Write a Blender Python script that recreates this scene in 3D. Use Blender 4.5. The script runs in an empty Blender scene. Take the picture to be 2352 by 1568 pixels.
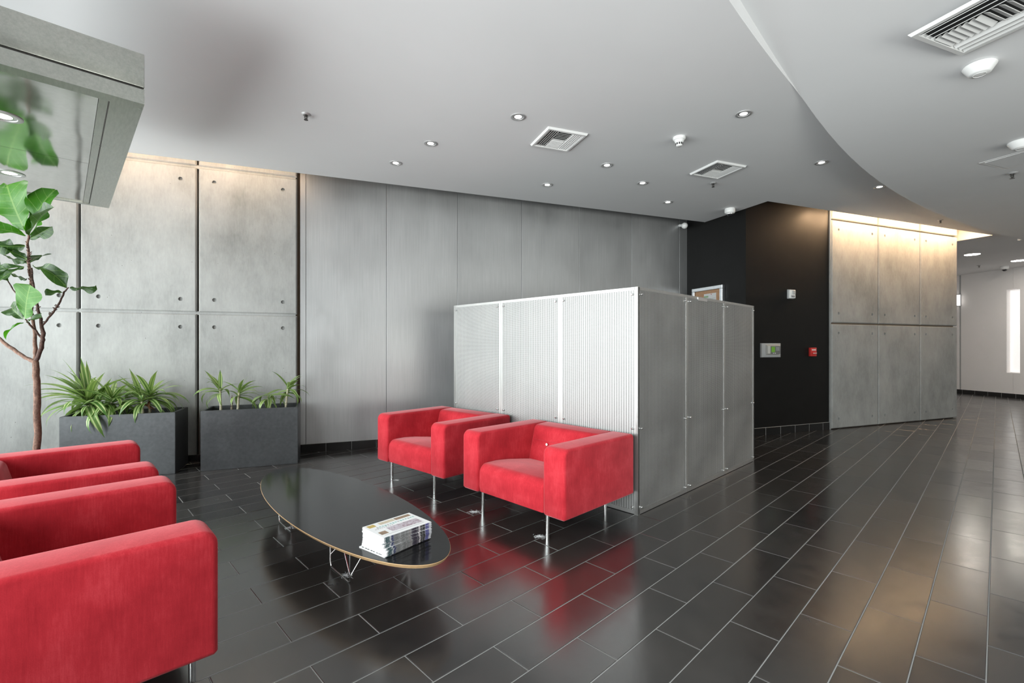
import bpy, bmesh, math, random
from mathutils import Vector, Matrix
random.seed(11)
R = math.radians
sc = bpy.context.scene
COL = sc.collection

# ------------------------------------------------------------------ camera
CAM_H = 1.2803
F_PX = 1074.3
cam = bpy.data.cameras.new('camera')
cam.sensor_width = 36.0
cam.lens = 36.0 * F_PX / 2352.0
cam.shift_y = (795.1 - 784.0) / 2352.0
cam.clip_start = 0.05
cam_o = bpy.data.objects.new('camera', cam)
cam_o.location = (0, 0, CAM_H)
cam_o.rotation_euler = (R(90), 0, 0)
COL.objects.link(cam_o)
sc.camera = cam_o

# ------------------------------------------------------------------ world, exposure
w = bpy.data.worlds.new('overcast_sky'); sc.world = w; w.use_nodes = True
bg = w.node_tree.nodes['Background']
bg.inputs[0].default_value = (0.93, 0.97, 1.0, 1)
bg.inputs[1].default_value = 1.2
def daylight(name, loc, direction, sx, sy, power, col):
    """area light outside the glass standing in for daylight, tilted up like pavement bounce"""
    l = bpy.data.lights.new(name, 'AREA'); l.shape = 'RECTANGLE'; l.size = sx; l.size_y = sy; l.energy = power; l.color = col
    o = bpy.data.objects.new(name, l); COL.objects.link(o); o.location = loc
    o.rotation_euler = Vector(direction).to_track_quat('-Z', 'Y').to_euler()
    return o
_d = Vector((0.7202, 0.6938, 0)); _e = Vector((0.6938, -0.7202, 0)); _y = Vector((-0.3584, 0.9336, 0)); _x = Vector((0.9336, 0.3584, 0))
daylight('storefront_daylight', _e*-2.0 + _d*-1.62 + Vector((0, 0, 1.62)), _d*0.993 + Vector((0, 0, 0.12)), 9.8, 2.9, 740.0, (0.96, 0.98, 1.0))
daylight('added_lobby_light', _x*5.5 + _y*-4.1 + Vector((0, 0, 1.1)), _y*0.66 + Vector((0, 0, 0.75)), 8.8, 2.0, 330.0, (1.0, 0.98, 0.95))  # added area light at an invented window, brightens the ceiling deeper in
sc.view_settings.view_transform = 'Standard'
sc.view_settings.look = 'None'
sc.view_settings.exposure = 0.08
sc.view_settings.gamma = 1.0
sc.view_settings.use_curve_mapping = False
sc.cycles.use_denoising = True
sc.cycles.max_bounces = 12
sc.cycles.diffuse_bounces = 6
sc.cycles.glossy_bounces = 5
sc.cycles.transparent_max_bounces = 16
sc.cycles.caustics_reflective = False
sc.cycles.caustics_refractive = False
sc.cycles.sample_clamp_indirect = 60.0

# ------------------------------------------------------------------ frames of the place
# WALL frame: x runs along the long wall, y towards it.  TILE frame: x across the tile rows, y along them.
WROT = R(21.0)
TROT = R(-46.067)
HL, HU = 3.22, 3.345          # lower ceiling, raised ceiling
YL, YR = 6.163, 4.99          # long wall / right wall distance in the wall frame
SR = 5.455                    # black return wall
def W2(x, y, z=0.0):
    c, s = math.cos(WROT), math.sin(WROT); return Vector((c*x - s*y, s*x + c*y, z))
def T2(x, y, z=0.0):
    c, s = math.cos(TROT), math.sin(TROT); return Vector((c*x - s*y, s*x + c*y, z))
def toW(p):
    c, s = math.cos(WROT), math.sin(WROT); return Vector((c*p[0] + s*p[1], -s*p[0] + c*p[1]))
def toT(p):
    c, s = math.cos(TROT), math.sin(TROT); return Vector((c*p[0] + s*p[1], -s*p[0] + c*p[1]))

# ------------------------------------------------------------------ node helpers
def new_mat(name):
    m = bpy.data.materials.new(name); m.use_nodes = True
    nt = m.node_tree; b = nt.nodes['Principled BSDF']
    return m, nt, b
def N(nt, t, **kw):
    n = nt.nodes.new(t)
    for k, v in kw.items(): setattr(n, k, v)
    return n
def math_n(nt, op, a, b=None, c=None, clamp=False):
    n = nt.nodes.new('ShaderNodeMath'); n.operation = op; n.use_clamp = clamp
    for i, v in enumerate((a, b, c)):
        if v is None: continue
        if isinstance(v, (int, float)): n.inputs[i].default_value = v
        else: nt.links.new(v, n.inputs[i])
    return n.outputs[0]
def noise(nt, vec, scale, detail=4, rough=0.55):
    n = nt.nodes.new('ShaderNodeTexNoise'); n.inputs['Scale'].default_value = scale
    n.inputs['Detail'].default_value = detail; n.inputs['Roughness'].default_value = rough
    if vec is not None: nt.links.new(vec, n.inputs['Vector'])
    return n.outputs['Fac']
def ramp(nt, fac, stops):
    n = nt.nodes.new('ShaderNodeValToRGB'); nt.links.new(fac, n.inputs[0])
    e = n.color_ramp.elements
    while len(e) < len(stops): e.new(0.5)
    for el, (p, c) in zip(e, stops):
        el.position = p; el.color = (c[0], c[1], c[2], 1) if hasattr(c, '__len__') else (c, c, c, 1)
    return n.outputs[0]
def mixc(nt, fac, a, b, blend='MIX'):
    n = nt.nodes.new('ShaderNodeMix'); n.data_type = 'RGBA'; n.blend_type = blend
    for sock, v in ((n.inputs[0], fac), (n.inputs[6], a), (n.inputs[7], b)):
        if isinstance(v, (int, float)): sock.default_value = v
        elif isinstance(v, tuple): sock.default_value = (v[0], v[1], v[2], 1)
        else: nt.links.new(v, sock)
    return n.outputs[2]
def coords(nt, kind='Object', scale=(1, 1, 1)):
    t = nt.nodes.new('ShaderNodeTexCoord'); m = nt.nodes.new('ShaderNodeMapping')
    m.inputs['Scale'].default_value = scale; nt.links.new(t.outputs[kind], m.inputs[0]); return m.outputs[0]
def wpos(nt, scale=(1, 1, 1), rot=0.0):
    g = nt.nodes.new('ShaderNodeNewGeometry'); m = nt.nodes.new('ShaderNodeMapping')
    m.inputs['Scale'].default_value = scale; m.inputs['Rotation'].default_value = (0, 0, rot)
    nt.links.new(g.outputs['Position'], m.inputs[0]); return m.outputs[0]
def bump(nt, b, h, strength=0.2, dist=0.01):
    n = nt.nodes.new('ShaderNodeBump'); n.inputs['Strength'].default_value = strength
    n.inputs['Distance'].default_value = dist; nt.links.new(h, n.inputs['Height'])
    nt.links.new(n.outputs[0], b.inputs['Normal'])
def plain(name, col, rough=0.5, metal=0.0, spec=0.5, emit=None, estr=0.0, sheen=0.0):
    m, nt, b = new_mat(name)
    b.inputs['Base Color'].default_value = (*col, 1); b.inputs['Roughness'].default_value = rough
    b.inputs['Metallic'].default_value = metal; b.inputs['Specular IOR Level'].default_value = spec
    if emit: b.inputs['Emission Color'].default_value = (*emit, 1); b.inputs['Emission Strength'].default_value = estr
    v = wpos(nt); n = noise(nt, v, 60, 3)
    nt.links.new(ramp(nt, n, [(0.3, rough*0.9), (0.7, min(1, rough*1.1))]), b.inputs['Roughness'])
    return m

M = {}
# --- slate tiles; one tone per tile from its cell in the tile grid
TW, TL = 0.20912, 0.6113
V0, UO = -0.03026, 1.9406
def mk_slate():
    m, nt, b = new_mat('slate_tile')
    p = wpos(nt, rot=-TROT)
    sx = N(nt, 'ShaderNodeSeparateXYZ'); nt.links.new(p, sx.inputs[0])
    row = math_n(nt, 'FLOOR', math_n(nt, 'DIVIDE', math_n(nt, 'SUBTRACT', sx.outputs[0], V0), TW))
    par = math_n(nt, 'FLOORED_MODULO', math_n(nt, 'ADD', row, 1.0), 2.0)
    col = math_n(nt, 'FLOOR', math_n(nt, 'SUBTRACT', math_n(nt, 'DIVIDE', math_n(nt, 'SUBTRACT', sx.outputs[1], UO), TL), math_n(nt, 'MULTIPLY', par, 0.5)))
    cb = N(nt, 'ShaderNodeCombineXYZ'); nt.links.new(row, cb.inputs[0]); nt.links.new(col, cb.inputs[1])
    wn = N(nt, 'ShaderNodeTexWhiteNoise', noise_dimensions='2D'); nt.links.new(cb.outputs[0], wn.inputs['Vector'])
    n1 = noise(nt, wpos(nt, (1, 1, 1), -TROT), 7, 6, 0.62)
    n2 = noise(nt, wpos(nt, (9, 3, 8), -TROT + 0.5), 1.6, 6, 0.6)
    base = ramp(nt, wn.outputs['Value'], [(0, (0.010, 0.011, 0.013)), (0.4, (0.015, 0.016, 0.018)), (0.72, (0.021, 0.021, 0.022)), (1, (0.034, 0.035, 0.036))])
    c = mixc(nt, ramp(nt, n1, [(0.35, 0.0), (0.75, 0.65)]), base, (0.036, 0.034, 0.033))
    c = mixc(nt, ramp(nt, n2, [(0.35, 0.0), (0.8, 0.30)]), c, (0.040, 0.038, 0.037))
    n4 = noise(nt, wpos(nt, (1, 1, 1)), 0.55, 3, 0.5)
    c = mixc(nt, ramp(nt, n4, [(0.40, 0.0), (0.65, 0.55)]), c, (0.046, 0.036, 0.029))
    n3 = noise(nt, wpos(nt, (1, 1, 1)), 90, 2, 0.5)
    c = mixc(nt, ramp(nt, n3, [(0.74, 0.0), (0.80, 0.25)]), c, (0.18, 0.18, 0.18))
    nt.links.new(c, b.inputs['Base Color'])
    nt.links.new(math_n(nt, 'ADD', ramp(nt, n1, [(0.3, 0.165), (0.75, 0.24)]), math_n(nt, 'MULTIPLY', wn.outputs['Value'], 0.05)), b.inputs['Roughness'])
    b.inputs['Specular IOR Level'].default_value = 1.0; b.inputs['IOR'].default_value = 1.8
    bump(nt, b, math_n(nt, 'ADD', n2, math_n(nt, 'MULTIPLY', n1, 0.8)), 0.07, 0.004)
    return m
M['slate'] = mk_slate()
M['grout'] = plain('grout', (0.36, 0.36, 0.35), 0.9)

def mk_concrete(name, c0, c1, c2):
    m, nt, b = new_mat(name)
    v = wpos(nt)
    big = noise(nt, v, 1.1, 5, 0.6); mid = noise(nt, wpos(nt, (1, 1, 0.45)), 5.5, 6, 0.65); fine = noise(nt, wpos(nt, (1, 1, 0.25)), 60, 3, 0.6)
    f = math_n(nt, 'ADD', math_n(nt, 'MULTIPLY', big, 0.5), math_n(nt, 'ADD', math_n(nt, 'MULTIPLY', mid, 0.34), math_n(nt, 'MULTIPLY', fine, 0.16)))
    c = ramp(nt, f, [(0.33, c0), (0.5, c1), (0.68, c2)])
    vo = N(nt, 'ShaderNodeTexVoronoi'); vo.inputs['Scale'].default_value = 11; nt.links.new(v, vo.inputs['Vector'])
    pits = math_n(nt, 'MULTIPLY', ramp(nt, vo.outputs['Distance'], [(0.026, 1.0), (0.046, 0.0)]), ramp(nt, mid, [(0.45, 0.0), (0.55, 1.0)]))
    c = mixc(nt, pits, c, (0.07, 0.065, 0.06))
    nt.links.new(c, b.inputs['Base Color'])
    b.inputs['Roughness'].default_value = 0.72; b.inputs['Specular IOR Level'].default_value = 0.3
    bump(nt, b, math_n(nt, 'SUBTRACT', math_n(nt, 'MULTIPLY', fine, 0.5), pits), 0.25, 0.004)
    return m
M['concrete'] = mk_concrete('board_concrete', (0.205, 0.210, 0.205), (0.315, 0.320, 0.313), (0.40, 0.405, 0.397))

def mk_zinc():
    m, nt, b = new_mat('brushed_zinc')
    a = noise(nt, wpos(nt, (1, 1, 0.015), -WROT), 110, 3, 0.7)
    c2 = noise(nt, wpos(nt, (1, 1, 0.5)), 2.2, 4, 0.6)
    oi = N(nt, 'ShaderNodeObjectInfo')
    f = math_n(nt, 'ADD', math_n(nt, 'MULTIPLY', a, 0.55), math_n(nt, 'ADD', math_n(nt, 'MULTIPLY', c2, 0.35), math_n(nt, 'MULTIPLY', oi.outputs['Random'], 0.12)))
    nt.links.new(ramp(nt, f, [(0.25, (0.38, 0.385, 0.39)), (0.75, (0.54, 0.545, 0.55))]), b.inputs['Base Color'])
    b.inputs['Metallic'].default_value = 0.82
    nt.links.new(ramp(nt, c2, [(0.3, 0.36), (0.7, 0.48)]), b.inputs['Roughness'])
    bump(nt, b, a, 0.10, 0.002)
    return m
M['zinc'] = mk_zinc()

def mk_blackpaint():
    m, nt, b = new_mat('black_satin_paint')
    n = noise(nt, wpos(nt), 3.0, 5); sp = noise(nt, wpos(nt, (1, 1, 0.6)), 38, 5, 0.7)
    c = mixc(nt, ramp(nt, sp, [(0.70, 0.0), (0.80, 0.20)]), (0.006, 0.0058, 0.0056), (0.06, 0.056, 0.052))
    nt.links.new(c, b.inputs['Base Color'])
    nt.links.new(ramp(nt, n, [(0.3, 0.40), (0.7, 0.52)]), b.inputs['Roughness'])
    b.inputs['Specular IOR Level'].default_value = 0.22
    bump(nt, b, sp, 0.06, 0.002)
    return m
M['black'] = mk_blackpaint()

def mk_paint(name, col, r=0.7):
    m, nt, b = new_mat(name)
    n = noise(nt, wpos(nt), 0.9, 4)
    nt.links.new(mixc(nt, n, tuple(x*0.94 for x in col), tuple(min(1, x*1.05) for x in col)), b.inputs['Base Color'])
    b.inputs['Roughness'].default_value = r; b.inputs['Specular IOR Level'].default_value = 0.3
    bump(nt, b, noise(nt, wpos(nt), 140, 2), 0.03, 0.002)
    return m
M['ceiling'] = mk_paint('ceiling_paint', (0.76, 0.76, 0.765))
M['white'] = mk_paint('white_wall_paint', (0.82, 0.795, 0.785))
M['offwhite'] = mk_paint('lobby_wall_paint', (0.30, 0.26, 0.215))
M['cove'] = mk_paint('cove_paint', (0.80, 0.78, 0.75))

def mk_steel(name, c0, c1, r0, r1, scale, bumpst=0.03, wav=0.0, metal=1.0):
    m, nt, b = new_mat(name)
    v = coords(nt, 'Object', scale)
    a = noise(nt, v, 30, 4, 0.65); bb = noise(nt, coords(nt), 1.7, 5, 0.65)
    f = math_n(nt, 'ADD', math_n(nt, 'MULTIPLY', a, 0.45), math_n(nt, 'MULTIPLY', bb, 0.55))
    nt.links.new(ramp(nt, f, [(0.3, c0), (0.7, c1)]), b.inputs['Base Color'])
    b.inputs['Metallic'].default_value = metal
    nt.links.new(ramp(nt, bb, [(0.3, r0), (0.7, r1)]), b.inputs['Roughness'])
    if wav:
        wv = noise(nt, coords(nt), 2.6, 1, 0.4); bump(nt, b, wv, wav, 0.05)
    else: bump(nt, b, a, bumpst, 0.002)
    return m
M['steel'] = mk_steel('brushed_stainless', (0.33, 0.345, 0.315), (0.54, 0.545, 0.505), 0.24, 0.38, (0.4, 3, 3))
M['mirror_steel'] = mk_steel('polished_stainless', (0.50, 0.495, 0.47), (0.64, 0.635, 0.61), 0.08, 0.14, (1, 1, 1), wav=0.10)
M['rail'] = mk_steel('screen_frame_steel', (0.52, 0.52, 0.51), (0.62, 0.62, 0.61), 0.40, 0.50, (3, 3, 0.3))
M['chrome'] = mk_steel('satin_chrome', (0.70, 0.70, 0.70), (0.82, 0.82, 0.82), 0.14, 0.24, (1, 1, 1))
M['planter'] = mk_steel('grey_zinc_planter', (0.052, 0.056, 0.060), (0.098, 0.103, 0.108), 0.34, 0.48, (1, 1, 1), metal=0.55)
M['alu'] = mk_steel('anodised_aluminium', (0.62, 0.64, 0.66), (0.74, 0.76, 0.78), 0.30, 0.40, (1, 1, 1))
M['groove'] = plain('dark_reveal', (0.035, 0.032, 0.028), 0.7)
M['joint'] = plain('mortar_joint', (0.20, 0.145, 0.10), 0.85)

def mk_perf():
    m, nt, b = new_mat('perforated_stainless')
    t = N(nt, 'ShaderNodeTexCoord'); s = N(nt, 'ShaderNodeSeparateXYZ'); nt.links.new(t.outputs['Object'], s.inputs[0])
    PX, PZ = 0.0217, 0.0052
    fx = math_n(nt, 'FRACT', math_n(nt, 'DIVIDE', s.outputs[0], PX)); fz = math_n(nt, 'FRACT', math_n(nt, 'DIVIDE', s.outputs[2], PZ))
    hx = math_n(nt, 'GREATER_THAN', fx, 0.30); hz = math_n(nt, 'GREATER_THAN', fz, 0.48)
    hole = math_n(nt, 'MULTIPLY', hx, hz)
    n = noise(nt, coords(nt), 2.4, 4)
    nt.links.new(ramp(nt, n, [(0.3, (0.54, 0.54, 0.535)), (0.7, (0.63, 0.63, 0.62))]), b.inputs['Base Color'])
    b.inputs['Metallic'].default_value = 1.0
    nt.links.new(ramp(nt, n, [(0.3, 0.52), (0.7, 0.62)]), b.inputs['Roughness'])
    tr = N(nt, 'ShaderNodeBsdfTransparent'); mx = N(nt, 'ShaderNodeMixShader')
    nt.links.new(hole, mx.inputs[0]); nt.links.new(b.outputs[0], mx.inputs[1]); nt.links.new(tr.outputs[0], mx.inputs[2])
    nt.links.new(mx.outputs[0], nt.nodes['Material Output'].inputs[0])
    return m
M['perf'] = mk_perf()
M['shade_sheet'] = plain('hole_shade_sheet', (0.030, 0.030, 0.028), 0.9)  # dark sheet added behind the holes, stands for the unlit inside

def mk_velvet():
    m, nt, b = new_mat('red_velour')
    big = noise(nt, coords(nt), 5.5, 5, 0.62); st = noise(nt, coords(nt, 'Object', (1, 1, 0.10)), 120, 3, 0.7); fz = noise(nt, coords(nt), 260, 2, 0.6)
    f = math_n(nt, 'ADD', math_n(nt, 'MULTIPLY', big, 0.60), math_n(nt, 'ADD', math_n(nt, 'MULTIPLY', st, 0.28), math_n(nt, 'MULTIPLY', fz, 0.12)))
    nt.links.new(ramp(nt, f, [(0.30, (0.33, 0.010, 0.018)), (0.5, (0.48, 0.022, 0.034)), (0.70, (0.64, 0.055, 0.072))]), b.inputs['Base Color'])
    b.inputs['Roughness'].default_value = 0.85; b.inputs['Specular IOR Level'].default_value = 0.18
    b.inputs['Sheen Weight'].default_value = 0.42; b.inputs['Sheen Roughness'].default_value = 0.42
    b.inputs['Sheen Tint'].default_value = (1.0, 0.50, 0.52, 1)
    bump(nt, b, math_n(nt, 'ADD', st, fz), 0.10, 0.003)
    return m
M['velvet'] = mk_velvet()
M['laminate'] = plain('black_laminate', (0.012, 0.012, 0.0125), 0.13, spec=0.6)
def mk_ply():
    m, nt, b = new_mat('plywood_edge')
    v = coords(nt, 'Object', (1, 1, 1)); s = N(nt, 'ShaderNodeSeparateXYZ'); nt.links.new(v, s.inputs[0])
    ln = math_n(nt, 'FRACT', math_n(nt, 'MULTIPLY', s.outputs[2], 260.0))
    n = noise(nt, coords(nt, 'Object', (1, 1, 6)), 16, 3)
    c = mixc(nt, math_n(nt, 'MULTIPLY', math_n(nt, 'GREATER_THAN', ln, 0.55), 0.6), (0.62, 0.40, 0.20), (0.36, 0.20, 0.09))
    nt.links.new(mixc(nt, n, c, (0.55, 0.36, 0.19)), b.inputs['Base Color']); b.inputs['Roughness'].default_value = 0.5
    return m
M['ply'] = mk_ply()
M['soil'] = plain('potting_soil', (0.035, 0.024, 0.016), 0.95)
def mk_bark(name, c0, c1, sc_=(14, 14, 40)):
    m, nt, b = new_mat(name)
    n = noise(nt, wpos(nt, sc_), 3, 5, 0.7)
    nt.links.new(ramp(nt, n, [(0.35, c0), (0.65, c1)]), b.inputs['Base Color']); b.inputs['Roughness'].default_value = 0.85
    bump(nt, b, n, 0.6, 0.006); return m
M['bark'] = mk_bark('fig_bark', (0.08, 0.042, 0.030), (0.25, 0.145, 0.105), (22, 22, 12))
M['twig'] = mk_bark('fig_twig', (0.035, 0.018, 0.014), (0.12, 0.065, 0.05), (30, 30, 20))
M['cane'] = mk_bark('dracaena_cane', (0.24, 0.21, 0.14), (0.58, 0.55, 0.42), (8, 8, 34))
M['deadcane'] = mk_bark('dry_cane', (0.06, 0.04, 0.03), (0.34, 0.29, 0.22), (8, 8, 34))

def leaf_shader(nt, b, col, trans_col, tw=0.30):
    nt.links.new(col, b.inputs['Base Color'])
    t = N(nt, 'ShaderNodeBsdfTranslucent'); t.inputs[0].default_value = (*trans_col, 1)
    mx = N(nt, 'ShaderNodeMixShader'); mx.inputs[0].default_value = tw
    nt.links.new(b.outputs[0], mx.inputs[1]); nt.links.new(t.outputs[0], mx.inputs[2])
    nt.links.new(mx.outputs[0], nt.nodes['Material Output'].inputs[0])
def mk_figleaf(name, dark, light, trans):
    m, nt, b = new_mat(name)
    t = N(nt, 'ShaderNodeTexCoord'); s = N(nt, 'ShaderNodeSeparateXYZ'); nt.links.new(t.outputs['Object'], s.inputs[0])
    ay = math_n(nt, 'ABSOLUTE', s.outputs[1])
    fr = math_n(nt, 'FRACT', math_n(nt, 'MULTIPLY', math_n(nt, 'SUBTRACT', s.outputs[0], math_n(nt, 'MULTIPLY', ay, 0.75)), 6.5))
    vein = math_n(nt, 'MAXIMUM', math_n(nt, 'LESS_THAN', fr, 0.06), math_n(nt, 'LESS_THAN', ay, 0.010))
    n = noise(nt, t.outputs['Object'], 5, 4)
    oi = N(nt, 'ShaderNodeObjectInfo')
    base = mixc(nt, math_n(nt, 'ADD', math_n(nt, 'MULTIPLY', n, 0.5), math_n(nt, 'MULTIPLY', oi.outputs['Random'], 0.5)), dark, light)
    c = mixc(nt, math_n(nt, 'MULTIPLY', vein, 0.55), base, (0.22, 0.36, 0.09))
    b.inputs['Roughness'].default_value = 0.36; b.inputs['Specular IOR Level'].default_value = 0.35
    leaf_shader(nt, b, c, trans, 0.30)
    bump(nt, b, math_n(nt, 'SUBTRACT', n, vein), 0.25, 0.02)
    return m
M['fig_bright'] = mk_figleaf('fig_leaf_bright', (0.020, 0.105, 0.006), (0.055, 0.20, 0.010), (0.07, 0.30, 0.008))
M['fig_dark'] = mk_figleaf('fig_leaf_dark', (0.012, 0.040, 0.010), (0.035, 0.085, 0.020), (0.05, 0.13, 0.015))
def mk_drac():
    m, nt, b = new_mat('striped_dracaena_leaf')
    t = N(nt, 'ShaderNodeTexCoord'); s = N(nt, 'ShaderNodeSeparateXYZ'); nt.links.new(t.outputs['Object'], s.inputs[0])
    ay = math_n(nt, 'ABSOLUTE', s.outputs[1])
    n = noise(nt, coords(nt, 'Object', (2, 60, 1)), 3, 3)
    oi = N(nt, 'ShaderNodeObjectInfo')
    c = ramp(nt, ay, [(0.0, (0.035, 0.12, 0.02)), (0.018, (0.045, 0.15, 0.028)), (0.022, (0.52, 0.60, 0.28)), (0.036, (0.58, 0.64, 0.34)), (0.042, (0.09, 0.23, 0.04)), (0.06, (0.13, 0.28, 0.05))])
    c = mixc(nt, math_n(nt, 'MULTIPLY', n, 0.3), c, (0.06, 0.18, 0.03))
    c = mixc(nt, math_n(nt, 'MULTIPLY', oi.outputs['Random'], 0.30), c, (0.46, 0.58, 0.18))
    b.inputs['Roughness'].default_value = 0.38
    leaf_shader(nt, b, c, (0.28, 0.45, 0.10), 0.25)
    return m
M['drac'] = mk_drac()
M['dryleaf'] = plain('dry_brown_leaf', (0.16, 0.07, 0.035), 0.8)
M['plastic'] = plain('white_plastic', (0.80, 0.80, 0.79), 0.40)
M['pale_plastic'] = plain('detector_plastic', (0.86, 0.86, 0.85), 0.45)
M['vent'] = plain('vent_white_enamel', (0.74, 0.74, 0.73), 0.42)
M['ductdark'] = plain('duct_dark', (0.02, 0.02, 0.02), 0.9)
M['trim'] = mk_steel('downlight_trim', (0.46, 0.46, 0.46), (0.56, 0.56, 0.56), 0.35, 0.45, (1, 1, 1), metal=0.5)
M['brass'] = plain('sprinkler_bronze', (0.10, 0.095, 0.09), 0.35, metal=0.8)
M['smoked'] = plain('smoked_dome', (0.015, 0.015, 0.017), 0.06, spec=0.8)
M['led'] = plain('led_lens', (0.9, 0.9, 0.9), 0.4, emit=(1.0, 0.97, 0.92), estr=7.0)
M['sconce'] = plain('sconce_diffuser', (0.9, 0.9, 0.9), 0.4, emit=(1.0, 0.96, 0.9), estr=2.5)
M['led_far'] = plain('corridor_led_lens', (0.9, 0.9, 0.9), 0.4, emit=(1.0, 0.93, 0.84), estr=125.0)
M['warm'] = plain('warm_cove_lamp', (0.9, 0.8, 0.7), 0.4, emit=(1.0, 0.66, 0.38), estr=110.0)
M['warm_soft'] = plain('soft_cove_lamp', (0.9, 0.8, 0.7), 0.4, emit=(1.0, 0.74, 0.52), estr=30.0)
M['lightbox'] = plain('frosted_light_panel', (0.9, 0.9, 0.9), 0.4, emit=(1.0, 0.99, 0.97), estr=0.55)
M['red'] = plain('red_plastic', (0.55, 0.035, 0.03), 0.35)
M['lcd'] = plain('green_lcd', (0.10, 0.22, 0.03), 0.25, emit=(0.20, 0.50, 0.05), estr=0.25)
M['keypad'] = plain('grey_keypad', (0.17, 0.175, 0.17), 0.5)
M['beige'] = plain('panel_beige', (0.55, 0.54, 0.50), 0.45)
M['boxgrey'] = plain('enclosure_grey', (0.42, 0.43, 0.435), 0.45)
def mk_cork():
    m, nt, b = new_mat('cork_board'); n = noise(nt, coords(nt), 120, 4, 0.7)
    nt.links.new(ramp(nt, n, [(0.35, (0.44, 0.24, 0.13)), (0.7, (0.66, 0.41, 0.25))]), b.inputs['Base Color']); b.inputs['Roughness'].default_value = 0.9
    return m
M['cork'] = mk_cork()
M['paper'] = plain('white_paper', (0.78, 0.78, 0.78), 0.7)
M['ink_green'] = plain('green_print', (0.25, 0.45, 0.20), 0.7)
M['ink_grey'] = plain('grey_print', (0.42, 0.42, 0.43), 0.7)
M['ink_teal'] = plain('teal_print', (0.30, 0.50, 0.47), 0.7)
M['ink_black'] = plain('black_print', (0.05, 0.05, 0.055), 0.6)
M['base_tile'] = plain('black_skirting_tile', (0.012, 0.012, 0.012), 0.22)
def mk_print(name, cols, scale):
    m, nt, b = new_mat(name); n = noise(nt, coords(nt), scale, 5, 0.75)
    nt.links.new(ramp(nt, n, [(0.3 + 0.4*i/(len(cols)-1), c) for i, c in enumerate(cols)]), b.inputs['Base Color']); b.inputs['Roughness'].default_value = 0.35
    return m
M['photo_crowd'] = mk_print('printed_photo_mauve', [(0.08, 0.06, 0.08), (0.34, 0.24, 0.27), (0.62, 0.58, 0.64), (0.30, 0.20, 0.20)], 55)
M['photo_brown'] = mk_print('printed_photo_brown', [(0.10, 0.07, 0.05), (0.33, 0.23, 0.15), (0.22, 0.15, 0.11)], 60)
M['photo_gold'] = mk_print('printed_photo_gold', [(0.22, 0.13, 0.04), (0.60, 0.44, 0.12), (0.34, 0.24, 0.14)], 60)
M['photo_cream'] = mk_print('printed_photo_cream', [(0.52, 0.44, 0.32), (0.66, 0.58, 0.45)], 40)
def mk_spine():
    m, nt, b = new_mat('printed_spine')
    t = N(nt, 'ShaderNodeTexCoord'); s = N(nt, 'ShaderNodeSeparateXYZ'); nt.links.new(t.outputs['Object'], s.inputs[0])
    c = ramp(nt, math_n(nt, 'MULTIPLY_ADD', s.outputs[1], 3.4, 0.5), [(0.0, (0.60, 0.60, 0.62)), (0.04, (0.06, 0.11, 0.12)), (0.12, (0.55, 0.57, 0.60)), (0.15, (0.05, 0.06, 0.14)), (0.20, (0.20, 0.20, 0.20)), (0.50, (0.26, 0.24, 0.24)), (0.55, (0.05, 0.04, 0.06)), (0.70, (0.55, 0.50, 0.52)), (0.74, (0.03, 0.03, 0.03)), (0.84, (0.10, 0.10, 0.30)), (0.93, (0.62, 0.62, 0.66))])
    for nd in nt.nodes:
        if nd.type == 'VALTORGB': nd.color_ramp.interpolation = 'CONSTANT'
    n = noise(nt, coords(nt, 'Object', (1, 1, 1)), 220, 2)
    nt.links.new(mixc(nt, math_n(nt, 'GREATER_THAN', n, 0.60), c, (0.45, 0.44, 0.46)), b.inputs['Base Color']); b.inputs['Roughness'].default_value = 0.4
    return m
M['spine'] = mk_spine()
M['lint'] = plain('white_lint', (0.75, 0.75, 0.76), 0.95)
M['pavement'] = mk_paint('pavement', (0.42, 0.41, 0.40), 0.9)
M['facade'] = mk_paint('added_facade_brown', (0.20, 0.165, 0.13), 0.9)
M['mullion'] = mk_steel('mullion_aluminium', (0.20, 0.20, 0.20), (0.28, 0.28, 0.28), 0.35, 0.45, (1, 1, 1))
def mk_glass():
    m, nt, b = new_mat('window_glass')
    tr = N(nt, 'ShaderNodeBsdfTransparent'); tr.inputs[0].default_value = (0.96, 0.98, 0.97, 1)
    gl = N(nt, 'ShaderNodeBsdfGlossy'); gl.inputs['Roughness'].default_value = 0.02
    fr = N(nt, 'ShaderNodeFresnel'); fr.inputs[0].default_value = 1.3
    mx = N(nt, 'ShaderNodeMixShader'); nt.links.new(fr.outputs[0], mx.inputs[0]); nt.links.new(tr.outputs[0], mx.inputs[1]); nt.links.new(gl.outputs[0], mx.inputs[2])
    nt.links.new(mx.outputs[0], nt.nodes['Material Output'].inputs[0]); return m
M['glass'] = mk_glass()

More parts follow.
